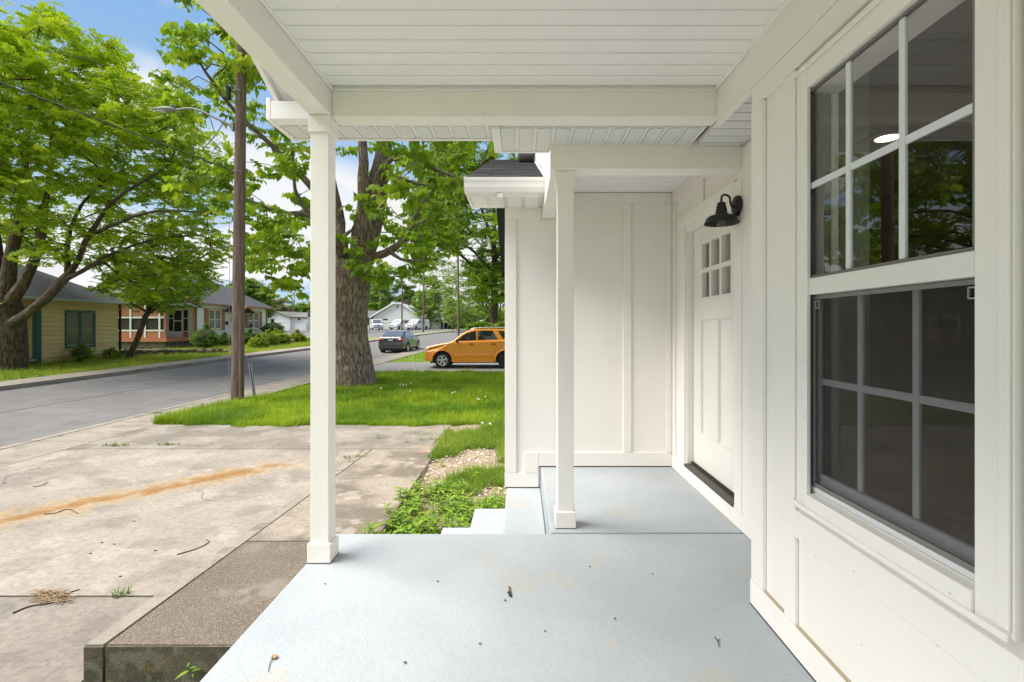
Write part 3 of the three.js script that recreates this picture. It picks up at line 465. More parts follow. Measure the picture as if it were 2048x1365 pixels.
// ---------------------------------------------------------------- vegetation
const barkMap = tex(1024, 1024, (u, v) => { const r = Math.abs(fbm(u * 44 + 1.6 * fbm(u * 12, v * 12, 12, 3, 203), v * 9, 44, 5, 201) - 0.5) * 2, n = fbm(u * 10, v * 10, 10, 5, 207); return mix3(mix3([0.10, 0.072, 0.053], [0.34, 0.255, 0.19], smooth(0.02, 0.40, r)), [0.38, 0.31, 0.25], smooth(0.5, 0.75, n) * 0.6); });
const barkBump = tex(1024, 1024, (u, v) => { const r = Math.abs(fbm(u * 44 + 1.6 * fbm(u * 12, v * 12, 12, 3, 203), v * 9, 44, 5, 201) - 0.5) * 2; return smooth(0.0, 0.55, r) * 0.8 + 0.2 * fbm(u * 50, v * 50, 50, 3, 209); }, false);
Object.assign(M, {
  bark: std({ map: rep(barkMap, 0.45), roughness: 0.95, bumpMap: rep(barkBump, 0.45), bumpScale: 0.035 }),
  barkDark: std({ map: rep(barkMap, 0.4), color: lin(0.45, 0.41, 0.38), roughness: 0.95, bumpMap: rep(barkBump, 0.4), bumpScale: 0.04 }),
  leaf: phy({ color: lin(1, 1, 1), roughness: 0.75, specularIntensity: 0.35, transmission: 0.5, thickness: 0, side: THREE.DoubleSide }),
});
function leafGeo(outline, fold, scale) {                 // a leaf lying in x-z, tip towards +z, folded along its midrib
  const pos = [], n = outline.length; const P = outline.map(([x, z]) => [x * scale, fold * Math.abs(x) * scale - 0.22 * z * z * scale, z * scale]);
  const rib = (z) => [0, -0.22 * z * z * scale, z * scale];
  for (const s of [1, -1]) for (let i = 0; i < n - 1; i++) { const a = P[i], b = P[i + 1], ra = rib(outline[i][1]), rb = rib(outline[i + 1][1]); const f = (p) => [p[0] * s, p[1], p[2]]; const tri = (p, q, r) => (s > 0 ? pos.push(...p, ...q, ...r) : pos.push(...p, ...r, ...q)); tri(ra, f(b), f(a)); if (Math.abs(outline[i][1] - outline[i + 1][1]) > 1e-6) tri(ra, rb, f(b)); }
  const g = new THREE.BufferGeometry(); g.setAttribute('position', new THREE.Float32BufferAttribute(pos, 3)); g.setAttribute('uv', new THREE.Float32BufferAttribute(new Float32Array(pos.length / 3 * 2), 2)); g.computeVertexNormals();
  return g;
}
const OUT = {
  maple: [[0, 0], [0.30, 0.05], [0.50, 0.30], [0.26, 0.42], [0.42, 0.72], [0.14, 0.66], [0, 1]],
  heart: [[0, 0.08], [0.22, 0], [0.42, 0.16], [0.44, 0.38], [0.30, 0.64], [0.12, 0.86], [0, 1]],
  lance: [[0, 0], [0.13, 0.2], [0.17, 0.42], [0.12, 0.7], [0.05, 0.88], [0, 1]],
  oval: [[0, 0], [0.24, 0.25], [0.26, 0.6], [0, 1]],
};
const _m = new THREE.Matrix4(), _q = new THREE.Quaternion(), _e = new THREE.Euler(), _s = new THREE.Vector3(), _p = new THREE.Vector3();
function sprig(outline, n, size, len, droop, seed) {     // a short twig carrying n leaves
  const r = rng(seed), list = [], base = leafGeo(outline, 0.25, 1);
  for (let i = 0; i < n; i++) {
    const g = base.clone(), t = (i + 0.6) / n, side = i & 1 ? 1 : -1, s = size * (0.75 + 0.5 * r());
    _e.set(droop + 0.5 * (r() - 0.5), side * (0.5 + 0.7 * r()) + (i === n - 1 ? -side * 0.8 : 0), side * 0.35 * r(), 'YXZ');
    _m.compose(_p.set(side * 0.04 * len, -0.10 * len * t * t, len * t - len * 0.4), _q.setFromEuler(_e), _s.set(s, s, s)); g.applyMatrix4(_m); list.push(g);
  }
  return merged(list);
}
const SPRIG = {
  maple: [1, 2, 3].map((k) => sprig(OUT.maple, 9, 0.115, 0.42, 0.25, 300 + k)),
  heart: [1, 2, 3].map((k) => sprig(OUT.heart, 6, 0.165, 0.36, 0.75, 320 + k)),
  oval: [1, 2].map((k) => sprig(OUT.oval, 14, 0.13, 0.5, 0.3, 340 + k)),
  far: [1, 2].map((k) => sprig(OUT.oval, 16, 0.34, 1.3, 0.3, 350 + k)),
};
// grows a tree: hand-laid limbs first, then shoots towards points scattered through the crown
function grow({ seed, limbs, crown, step = 0.55, twig = 0.011, sides = 6, wander = 0.12 }) {
  const r = rng(seed), nodes = [], tips = [];
  const add = (p, parent, rad = 0) => { nodes.push({ p, parent, rad, kids: [] }); if (parent >= 0) nodes[parent].kids.push(nodes.length - 1); return nodes.length - 1; };
  const near = (p) => { let b = 0, q = Infinity; for (let i = 0; i < nodes.length; i++) { const n = nodes[i].p, dx = n.x - p.x, dy = n.y - p.y, dz = n.z - p.z, w = dx * dx + dz * dz + dy * dy * (dy > 0 ? 2.6 : 0.8); if (w < q) { q = w; b = i; } } return b; };
  for (const { pts, r0, r1, from } of limbs) {
    const curve = new THREE.CatmullRomCurve3(pts, false, 'centripetal'), n = Math.max(3, Math.ceil(curve.getLength() / step)); let par = from === undefined && nodes.length ? near(pts[0]) : -1;
    for (let i = 0; i <= n; i++) { const t = i / n, p = curve.getPoint(t), w = wander * 0.35 * (i ? 1 : 0); p.x += (r() - 0.5) * w; p.y += (r() - 0.5) * w; p.z += (r() - 0.5) * w; par = add(p, par, lerp(r0, r1, t ** 0.8)); }
    tips.push(par);
  }
  const order = crown.map((p) => ({ p, k: 0 })); for (const o of order) { o.k = o.p.distanceTo(nodes[near(o.p)].p); } order.sort((a, b) => a.k - b.k);
  for (const { p } of order) {
    let i = near(p); const start = nodes[i].p, L = start.distanceTo(p), n = Math.max(1, Math.round(L / step)); if (L < 0.15) { tips.push(i); continue; }
    const pp = nodes[i].parent >= 0 ? nodes[nodes[i].parent].p : start, dir = new THREE.Vector3().subVectors(start, pp).normalize(), c = start.clone().addScaledVector(dir, L * 0.35); c.y += 0.08 * L;
    for (let k = 1; k <= n; k++) { const t = k / n, q = start.clone().multiplyScalar((1 - t) ** 2).addScaledVector(c, 2 * t * (1 - t)).addScaledVector(p, t * t), w = k < n ? wander : 0; q.x += (r() - 0.5) * w; q.y += (r() - 0.5) * w; q.z += (r() - 0.5) * w; i = add(q, i); }
    tips.push(i);
  }
  for (let i = nodes.length - 1; i >= 0; i--) { const n = nodes[i]; let a = 0; for (const k of n.kids) a += nodes[k].rad ** 2.4; n.rad = Math.max(n.rad, n.kids.length ? Math.min(a ** (1 / 2.4), 0.6) : twig, twig); }
  const geos = [], done = new Set();
  const chain = (i, from) => { const P = [], R = []; if (from >= 0) { P.push(nodes[from].p); R.push(Math.min(nodes[from].rad * 0.9, nodes[i].rad * 1.25)); } for (let c = i; c !== undefined;) { P.push(nodes[c].p); R.push(nodes[c].rad); const ks = [...nodes[c].kids].sort((a, b) => nodes[b].rad - nodes[a].rad); for (const k of ks.slice(1)) todo.push([k, c]); c = ks[0]; } if (P.length > 1) geos.push(tubeR(P, R, R[0] > 0.12 ? 12 : R[0] > 0.04 ? sides : 4, false)); };
  const todo = []; nodes.forEach((n, i) => { if (n.parent < 0) todo.push([i, -1]); }); while (todo.length) chain(...todo.pop());
  return { wood: geos, tips: tips.map((i) => ({ p: nodes[i].p, dir: nodes[i].parent >= 0 ? new THREE.Vector3().subVectors(nodes[i].p, nodes[nodes[i].parent].p).normalize() : new THREE.Vector3(0, 1, 0) })) };
}
function leaves(name, parent, spots, geo, palette, seed, scale = 1, upright = 0.55) {   // spots: positions of sprigs
  const r = rng(seed), per = geo.map(() => []); spots.forEach((s) => per[Math.floor(r() * geo.length)].push(s));
  per.forEach((list, gi) => {
    if (!list.length) return;
    const im = new THREE.InstancedMesh(geo[gi], M.leaf, list.length); im.name = name; im.userData.kind = 'stuff';
    list.forEach((p, i) => {
      const k = scale * (0.7 + 0.6 * r()); _e.set((r() - 0.5) * 2 * upright, r() * 6.283, (r() - 0.5) * 2 * upright, 'YXZ');
      im.setMatrixAt(i, _m.compose(_p.copy(p), _q.setFromEuler(_e), _s.set(k, k, k)));
      const t = r(), c = palette[Math.floor(t * palette.length)], v = 0.75 + 0.5 * r(); im.setColorAt(i, lin(c[0] * v, c[1] * v, c[2] * v));
    });
    im.castShadow = im.receiveShadow = true; parent.add(im);
  });
}
const inEllipsoid = (r, c, R, shell = 0.55) => { for (;;) { const x = 2 * r() - 1, y = 2 * r() - 1, z = 2 * r() - 1, q = x * x + y * y + z * z; if (q > 1 || q < shell * shell * r()) continue; return new THREE.Vector3(c.x + x * R[0], c.y + y * R[1], c.z + z * R[2]); } };
const around = (r, p, a, flat = 0.6) => new THREE.Vector3(p.x + (r() + r() - 1) * a, p.y + (r() + r() - 1) * a * flat, p.z + (r() + r() - 1) * a);
const lumpy = (p, f, cut) => fbm(p.x * f + 50, p.y * f + p.z * f * 0.7 + 50, 256, 3, 19) > cut;

{ // the spreading maple across the street
  const t = thing('maple_tree', 'spreading maple with several dark stems beside the yellow house', 'tree'), r = rng(401), D = 19.8, B = V(-20.7, gy(D) - 0.1, D);
  const P = (a, b, c) => px(a, b, c);
  const limbs = [{ pts: [B, P(14, 690, D), P(12, 640, D), P(8, 600, D)], r0: 0.577, r1: 0.464 },
    { pts: [P(8, 610, D), P(20, 520, D), P(40, 430, D), P(50, 330, D), P(60, 200, D + 1)], r0: 0.311, r1: 0.048 },
    { pts: [P(4, 610, D), P(-8, 520, D), P(-14, 420, D), P(0, 300, D - 1), P(-8, 170, D - 1)], r0: 0.326, r1: 0.048 },
    { pts: [P(10, 620, D), P(50, 560, D - 0.5), P(80, 480, D - 1), P(92, 390, D - 1), P(105, 260, D - 1)], r0: 0.266, r1: 0.040 },
    { pts: [P(25, 645, D - 0.3), P(70, 615, D - 0.8), P(112, 575, D - 1.2), P(150, 530, D - 1.5), P(178, 470, D - 2), P(230, 400, D - 2), P(330, 335, D - 2)], r0: 0.192, r1: 0.032 },
    { pts: [P(125, 562, D - 1.3), P(170, 540, D - 1.6), P(215, 512, D - 1.5), P(300, 480, D - 1), P(400, 470, D - 0.5)], r0: 0.096, r1: 0.024 },
    { pts: [P(135, 545, D - 1.3), P(138, 470, D - 1), P(170, 400, D - 1), P(230, 345, D - 1)], r0: 0.111, r1: 0.024 },
    { pts: [P(180, 470, D - 2), P(250, 440, D - 3), P(330, 420, D - 3.5), P(430, 430, D - 3.5)], r0: 0.074, r1: 0.024 },
    { pts: [P(0, 600, D), P(-120, 520, D + 2), P(-250, 400, D + 2)], r0: 0.266, r1: 0.040 }];
  const crown = []; const C = px(95, 330, D + 0.2), outline = (q) => { const ix = q.x / -q.z * F + CX, iy = CY - (q.y - EYE) / -q.z * F; const lo = ix < 230 ? 520 - Math.max(0, 60 - ix) : 600; const top = lerp(40, 300, clamp((ix - 130) / 330)) + 25 * Math.sin(ix * 0.05); return iy < lo && iy > top - 5 && ix < 455; };
  while (crown.length < 900) { const q = inEllipsoid(r, C, [7.6, 7.4, 6.5], 0.75); const low = CY - (q.y - EYE) / -q.z * F > 400; if (outline(q) && lumpy(q, 0.55, 0.36) && (!low || r() < 0.45)) crown.push(q); }
  const g = grow({ seed: 402, limbs, crown, step: 0.6, twig: 0.012 });
  mesh('trunk', g.wood, M.barkDark, t);
  const spots = []; for (const tip of g.tips) { const n = 11 + Math.floor(r() * 8); for (let i = 0; i < n; i++) spots.push(around(r, tip.p, 0.7, 0.36)); }
  leaves('crown', t, spots, SPRIG.maple, [[0.35, 0.49, 0.015], [0.42, 0.54, 0.018], [0.28, 0.42, 0.015], [0.48, 0.57, 0.022]], 403, 1, 0.5);
  rebase(t, B);
}
{ // the old broad-leaved tree on the lawn
  const t = thing('catalpa_tree', 'old tree with a stout leaning trunk and large heart-shaped leaves on the lawn', 'tree'), r = rng(411), D = 15.9, B = px(710, 772, D), P = (a, b, e = 0) => px(a, b, D + e);
  const limbs = [{ pts: [B.clone().setY(B.y - 0.15), P(706, 740), P(697, 690), P(697, 630), P(702, 575), P(706, 520)], r0: 0.70, r1: 0.54 },
    { pts: [P(712, 545), P(716, 490, -0.1), P(726, 396, -0.2), P(724, 283, 0), P(716, 120, 0.4), P(705, -60, 0.5)], r0: 0.30, r1: 0.06 },
    { pts: [P(716, 540), P(729, 471, 0.2), P(733, 412, 0.2), P(751, 345, 0.2), P(762, 285, 0.3), P(775, 150, 0.3), P(790, 0, 0.5)], r0: 0.32, r1: 0.06 },
    { pts: [P(722, 540), P(750, 459, 0.5), P(760, 396, 0.6), P(773, 333, 0.6), P(780, 280, 0.6), P(800, 120, 1)], r0: 0.30, r1: 0.06 },
    { pts: [P(752, 352, 0.2), P(770, 333, 0), P(786, 317, -0.2), P(823, 324, -0.6), P(874, 342, -1), P(930, 364, -1.4)], r0: 0.13, r1: 0.04 },
    { pts: [P(757, 349, 0.2), P(792, 352, 0.5), P(833, 368, 0.6), P(880, 374, 1), P(910, 385, 1)], r0: 0.08, r1: 0.03 },
    { pts: [P(730, 530), P(748, 513, 0), P(779, 503, -0.1), P(808, 478, -0.2), P(823, 446, -0.4), P(839, 415, -0.4), P(870, 380, -0.5)], r0: 0.17, r1: 0.04 },
    { pts: [P(779, 503, -0.1), P(801, 519, -0.4), P(852, 522, -0.8)], r0: 0.08, r1: 0.03 },
    { pts: [P(801, 487, -0.2), P(833, 472, 0.2), P(874, 467, 0.6)], r0: 0.07, r1: 0.025 },
    { pts: [P(823, 455, -0.4), P(850, 440, -0.7), P(880, 434, -1)], r0: 0.06, r1: 0.025 },
    { pts: [P(690, 545), P(682, 490, 0.2), P(674, 412, 0.4), P(655, 320, 0.6), P(640, 150, 0.6), P(600, 0, 0.5)], r0: 0.26, r1: 0.05 },
    { pts: [P(686, 520), P(660, 462, -0.6), P(617, 428, -1), P(560, 426, -1.6), P(500, 400, -2)], r0: 0.16, r1: 0.03 },
    { pts: [P(676, 420, 0.4), P(600, 350, 0), P(540, 290, -0.4), P(450, 200, -1), P(390, 110, -1.5)], r0: 0.14, r1: 0.03 },
    { pts: [P(617, 428, -1), P(590, 380, -1.2), P(585, 300, -1.4)], r0: 0.08, r1: 0.03 },
    { pts: [P(690, 470, 0), P(712, 450, -0.7), P(716, 420, -0.9)], r0: 0.07, r1: 0.03 }];
  const crown = [], C = V(-5.4, 7.6, D), seen = (q) => [q.x / -q.z * F + CX, CY - (q.y - EYE) / -q.z * F];
  while (crown.length < 430) { const q = inEllipsoid(r, C, [6.0, 5.6, 5.0], 0.8), [ix, iy] = seen(q); const lo = ix < 480 ? 430 : ix < 640 ? 592 : ix < 740 ? 470 : ix < 860 ? 530 : 500; if (iy < lo && ix > 340 && ix < 1060 && lumpy(q, 0.7, ix < 460 ? 0.47 : ix < 640 ? 0.36 : ix < 800 ? 0.60 : 0.44)) crown.push(q); }
  for (const [a, b, e] of [[560, 570, -1.5], [575, 585, -1.5], [545, 560, -1.6], [600, 545, -1.2], [700, 505, -1], [708, 530, -0.9], [690, 470, -1], [735, 395, -1], [745, 410, -1], [840, 545, -0.5], [825, 540, -0.6], [750, 545, -0.7], [762, 552, -0.6]]) crown.push(P(a, b, e));
  const g = grow({ seed: 412, limbs, crown, step: 0.5, twig: 0.010, wander: 0.16 });
  const pods = []; mesh('trunk', g.wood, M.bark, t);
  const spots = []; for (const tip of g.tips) { const n = 4 + Math.floor(r() * 5); for (let i = 0; i < n; i++) spots.push(around(r, tip.p, 0.48, 0.6)); }
  const pal = [[0.23, 0.37, 0.018], [0.30, 0.44, 0.02], [0.18, 0.30, 0.018], [0.37, 0.48, 0.03]];
  spots.sort((a, b) => -a.z - -b.z);
  leaves('crown', t, spots.slice(60), SPRIG.heart, pal, 413, 1, 0.45);
  const lg = leafGeo(OUT.heart, 0.25, 0.165), mats = pal.map((c) => { const m = M.leaf.clone(); m.color = lin(...c); return m; });      // the nearest leaves, one by one
  for (const s of spots.slice(0, 60)) for (let k = 0; k < 4; k++) { const m = mesh('leaf', lg, mats[Math.floor(r() * 4)], t), q = around(r, s, 0.18, 0.7); m.position.copy(q); m.rotation.set(0.6 + 0.5 * r(), r() * 6.28, (r() - 0.5) * 0.6, 'YXZ'); m.scale.setScalar(0.75 + 0.5 * r()); }
  for (let i = 0; i < 70; i++) { const tip = g.tips[Math.floor(r() * g.tips.length)].p, L = 0.22 + 0.2 * r(); pods.push(tubeR([tip.clone(), tip.clone().add(new THREE.Vector3(0.02 * r(), -L * 0.5, 0.02)), tip.clone().add(new THREE.Vector3(0.05 * (r() - 0.5), -L, 0.03 * r()))], [0.004, 0.006, 0.003], 4)); }
  const pm2 = mesh('seed_pods', pods, std({ color: lin(0.12, 0.075, 0.04), roughness: 0.9 }), t); pm2.userData.kind = 'stuff';
  rebase(t, B);
}
function simpleTree(name, label, base, H, R, trunkR, seed, { n = 260, per = 18, geo = SPRIG.oval, pal, spread = 0.55, low = 0.28, bark = M.barkDark, scale = 1, lean = 0, cut = 0.3, group, stems = 1 } = {}) {
  const t = thing(name, label, 'tree', group), r = rng(seed), limbs = [], top = base.clone(); top.y += H * 0.8; top.x += lean;
  for (let s = 0; s < stems; s++) { const o = (s - (stems - 1) / 2) * R * 0.5; limbs.push({ from: s ? undefined : 0, pts: [base.clone().add(new THREE.Vector3(0, -0.1, 0)), base.clone().lerp(top, 0.3).add(new THREE.Vector3(o * 0.4 + (r() - 0.5) * 0.3, 0, o * 0.2)), base.clone().lerp(top, 0.6).add(new THREE.Vector3(o * 0.8 + (r() - 0.5) * 0.4, 0, 0.3)), top.clone().add(new THREE.Vector3(o, 0, 0))], r0: trunkR / Math.sqrt(stems), r1: trunkR * 0.12 }); }
  for (let k = 0; k < 5; k++) { const a = k * 1.9 + r(), h = lerp(low + 0.05, 0.6, k / 5), s = base.clone().lerp(top, h); limbs.push({ pts: [s, s.clone().add(new THREE.Vector3(Math.cos(a) * R * 0.35, R * 0.25, Math.sin(a) * R * 0.35)), s.clone().add(new THREE.Vector3(Math.cos(a) * R * 0.75, R * 0.45, Math.sin(a) * R * 0.75))], r0: trunkR * 0.4, r1: trunkR * 0.08 }); }
  const C = base.clone(); C.y += H * (low + (1 - low) / 2); C.x += lean * 0.7; const crown = [];
  for (let tries = 0; crown.length < n && tries < n * 40; tries++) { const q = inEllipsoid(r, C, [R, H * (1 - low) / 2, R], 0.75); if (lumpy(q, 2.2 / R, cut)) crown.push(q); }
  const g = grow({ seed: seed + 1, limbs, crown, step: R / 7, twig: 0.004 * R, sides: 5, wander: R * 0.03 }); mesh('trunk', g.wood, bark, t);
  const spots = []; for (const tip of g.tips) for (let i = 0; i < per; i++) spots.push(around(r, tip.p, spread, 0.6));
  leaves('crown', t, spots, geo, pal, seed + 2, scale, 0.6);
  return rebase(t, base);
}
const at = (a, d) => V((a - CX) / F * d, gy(d), d);
simpleTree('shade_tree', 'tall green shade tree with a dark trunk behind the orange car', at(986, 42), 20, 7.2, 0.40, 421, { n: 680, per: 13, geo: SPRIG.oval, scale: 1.45, spread: 0.95, low: 0.17, cut: 0.36, pal: [[0.21, 0.34, 0.016], [0.28, 0.42, 0.02], [0.17, 0.28, 0.016], [0.36, 0.47, 0.025]] });
simpleTree('young_tree', 'small leaning tree with a thin dark trunk by the stone wall', V(-20.4, gy(25.5), 25.5), 6.3, 2.6, 0.17, 441, { n: 95, per: 9, geo: SPRIG.maple, scale: 1.0, spread: 0.6, low: 0.40, lean: 2.2, cut: 0.3, pal: [[0.24, 0.38, 0.018], [0.30, 0.43, 0.02], [0.19, 0.31, 0.018]] });
const farPal = [[0.25, 0.37, 0.05], [0.31, 0.43, 0.06], [0.19, 0.30, 0.045]];
for (const [a, d, H, R, s, lab] of [
  [775, 128, 16, 6.5, 451, 'round tree rising directly behind the gable of the low white building'], [738, 135, 14, 6, 453, 'tree showing over the side wing of the low white building'], [838, 130, 15.5, 6, 455, 'tree behind the right wing of the low white building'],
  [715, 132, 13, 6, 461, 'dark tree half hidden by the stout trunk beside the low white building'], [498, 78, 8.5, 3.2, 463, 'tree top showing above the roof of the white house with shutters'], [560, 125, 7.5, 4.5, 465, 'pale spring tree behind the small white shed'], [604, 128, 6.5, 4, 467, 'low green tree behind the end of the small white shed'], [632, 130, 7, 4.4, 468, 'low green tree beyond the small white shed next to the porch post']])
  simpleTree('background_tree', lab, at(a, d), H, R, 0.3, s, { n: 120, per: 13, geo: SPRIG.far, spread: 1.0, low: 0.12, cut: 0.3, pal: a === 560 ? [[0.24, 0.22, 0.11], [0.20, 0.21, 0.08]] : farPal, group: 'trees beyond the far buildings' });
for (const [a, d, H, R, s, lab] of [[880, 100, 17, 3.2, 471, 'thin airy tree beside the carport of the white building'], [905, 92, 18.5, 3.4, 473, 'tall sparse tree at the bend of the street'], [938, 88, 13, 4.2, 475, 'leafy tree beyond the hedge behind the orange car'], [1000, 84, 12, 5, 477, 'leafy tree behind the dark trunk past the hedge'], [860, 104, 9, 3.5, 479, 'low leafy tree by the fence at the bend of the street'], [918, 80, 6, 3, 481, 'bushy low tree at the end of the hedge by the street']])
  simpleTree('street_tree', lab, at(a, d), H, R, 0.16, s, { n: 80, per: R < 3.5 ? 5 : 9, geo: SPRIG.far, scale: R < 3.5 ? 0.55 : 0.8, spread: 0.8, low: H > 14 ? 0.25 : 0.1, cut: 0.4, pal: farPal, stems: H > 14 ? 2 : 1, group: 'trees at the bend of the street' });

{ // the far wooded edge: one mass of leaves beyond the last buildings
  const r = rng(491), n = 5200, im = new THREE.InstancedMesh(SPRIG.far[0], M.leaf, n);
  for (let i = 0; i < n; i++) { const d = 148 + 14 * r(), a = lerp(380, 1120, r()), H = 5.2 + 2.6 * fbm(a * 0.03, 5, 256, 3, 77), k = 1.3 + 0.8 * r(); _e.set((r() - 0.5) * 1.6, r() * 6.28, (r() - 0.5) * 1.6); im.setMatrixAt(i, _m.compose(_p.set((a - CX) / F * d, gy(d) + H * r(), -d), _q.setFromEuler(_e), _s.set(k, k, k))); const c = farPal[Math.floor(r() * 3)], v = 0.7 + 0.5 * r(); im.setColorAt(i, lin(c[0] * v, c[1] * v, c[2] * v)); }
  im.name = 'tree_line'; tag(im, 'low green mass of far trees closing the view beyond the buildings', 'trees', null, 'stuff'); scene.add(im);
}
// grass
const tuft = (n, h, w, seed) => { const r = rng(seed), pos = []; for (let i = 0; i < n; i++) { const a = r() * 6.283, x = (r() - 0.5) * 0.09, z = (r() - 0.5) * 0.09, H = h * (0.5 + r()), b = H * (0.25 + 0.6 * r()), dx = Math.cos(a), dz = Math.sin(a), ww = w * (0.6 + 0.6 * r()); const A = [x - dz * ww, 0, z + dx * ww], B = [x + dz * ww, 0, z - dx * ww], C = [x + dx * b * 0.35 - dz * ww * 0.7, H * 0.6, z + dz * b * 0.35 + dx * ww * 0.7], D = [x + dx * b * 0.35 + dz * ww * 0.7, H * 0.6, z + dz * b * 0.35 - dx * ww * 0.7], T = [x + dx * b, H, z + dz * b]; pos.push(...A, ...B, ...D, ...A, ...D, ...C, ...C, ...D, ...T); } const g = new THREE.BufferGeometry(); g.setAttribute('position', new THREE.Float32BufferAttribute(pos, 3)); g.computeVertexNormals(); return g; };
const tufts = [tuft(9, 0.10, 0.0032, 1), tuft(8, 0.13, 0.0035, 2), tuft(9, 0.07, 0.004, 3)];
function grassPatch(label, spots, pal, scale, seed) {
  const r = rng(seed), g = thing('grass', label, 'grass'); g.userData.kind = 'stuff';
  const per = tufts.map(() => []); for (const s of spots) per[Math.floor(r() * 3)].push(s);
  per.forEach((list, k) => { if (!list.length) return; const im = new THREE.InstancedMesh(tufts[k], M.leaf, list.length); im.name = 'blades'; im.userData.kind = 'stuff'; list.forEach((p, i) => { const s = scale * (p.k ?? 1) * (0.7 + 0.6 * r()); _e.set(0, r() * 6.28, 0); im.setMatrixAt(i, _m.compose(_p.set(p.x, p.y, p.z), _q.setFromEuler(_e), _s.set(s, s * (0.8 + 0.4 * r()), s))); const n = fbm(p.x * 0.8 + 60, p.z * 0.8 + 160, 256, 3, 33), c = mix3(pal[0], pal[1], clamp((n - 0.5) * 3.2 + 0.5 + (r() - 0.5) * 0.6)), v = 0.7 + 0.6 * r(); im.setColorAt(i, lin(c[0] * v, c[1] * v, c[2] * v)); }); g.add(im); });
}
{
  const r = rng(501), a = [], b = [], c = [];
  for (let i = 0; i < 46000; i++) { const d = 9.7 + 9.85 * r() ** 1.25, x0 = nearKerb(d) + 1.12, x = lerp(x0 + 0.05, 0.3, r()); a.push({ x: x - (r() < 0.1 ? 0.06 : 0), y: gy(d) - 0.02, z: -d, k: 0.5 + 1.9 * fbm(x * 1.7 + 30, d * 1.7 + 30, 256, 3, 43) ** 2 + (r() < 0.03 ? 0.8 : 0) }); }
  for (let i = 0; i < 2600; i++) { const x = lerp(-6.95, -1.3, r()), w = fbm(x * 2.2 + 30, 3.1, 256, 3, 47), d = 9.76 - 0.9 * Math.max(0, w - 0.36) * r() + 0.1 * r(); a.push({ x, y: gy(d) - 0.01, z: -d, k: 0.5 + 0.9 * w }); }
  for (let i = 0; i < 4200; i++) { const d = 9.8 + 3.2 * r() * r(), x = nearKerb(d) + 1.1 + 1.2 * r() * r(); a.push({ x, y: gy(d) - 0.01, z: -d, k: 1.6 }); }
  for (let i = 0; i < 2500; i++) { const d = 24 + 9 * r(), x = lerp(nearKerb(d) + 1.2, 1, r()); a.push({ x, y: gy(d) - 0.02, z: -d, k: 1.3 }); }
  grassPatch('tall spring grass on the lawn around the stout tree and along its concrete edge', a, [[0.18, 0.32, 0.012], [0.38, 0.50, 0.02]], 0.66, 502);
  for (let i = 0; i < 26000; i++) { const d = 8 + 40 * r(), x = farKerb(d) - 1.4 - 7.6 * r(); b.push({ x, y: gy(d) + 0.01, z: -d, k: 0.8 + 0.7 * r() }); }
  grassPatch('short yellowish grass in the yards across the street', b, [[0.25, 0.33, 0.02], [0.42, 0.47, 0.05]], 1.0, 503);
  for (let i = 0; i < 9500; i++) { const d = 4.7 + 5.2 * r(), x = -1.38 + 1.25 * r(); if (fbm(x * 1.7 + 12, d * 1.7 + 12, 256, 3, 57) > lerp(0.56, 0.36, smooth(5.6, 8.4, d))) c.push({ x, y: gy(d) + 0.0, z: -d, k: 0.75 + 0.4 * r() }); }
  grassPatch('patchy grass in the bare soil beside the end wall of the porch house', c, [[0.18, 0.30, 0.018], [0.33, 0.43, 0.05]], 0.7, 504);
}
{ // wood chips and white stones in the bare soil
  const r = rng(511), g = new THREE.DodecahedronGeometry(0.016, 0); g.scale(1.5, 0.5, 0.8); const n = 1900, im = new THREE.InstancedMesh(g, std({ color: lin(1, 1, 1), roughness: 0.95 }), n);
  for (let i = 0; i < n; i++) { const d = 4.5 + 4.6 * r() ** 1.3, x = -1.4 + 1.3 * r(), k = 0.4 + 1.1 * r() * r(); _e.set((r() - 0.5) * 0.8, r() * 6.28, (r() - 0.5) * 0.8); im.setMatrixAt(i, _m.compose(_p.set(x, gy(d) + 0.012, -d), _q.setFromEuler(_e), _s.set(k, k, k))); const t = r(), c = t < 0.45 ? [0.55, 0.48, 0.40] : t < 0.75 ? [0.40, 0.28, 0.19] : [0.66, 0.62, 0.57]; im.setColorAt(i, lin(...c)); }
  im.name = 'wood_chips'; tag(im, 'pale wood chips and stones scattered over the bare soil by the steps', 'wood chips', null, 'stuff'); scene.add(im);
}
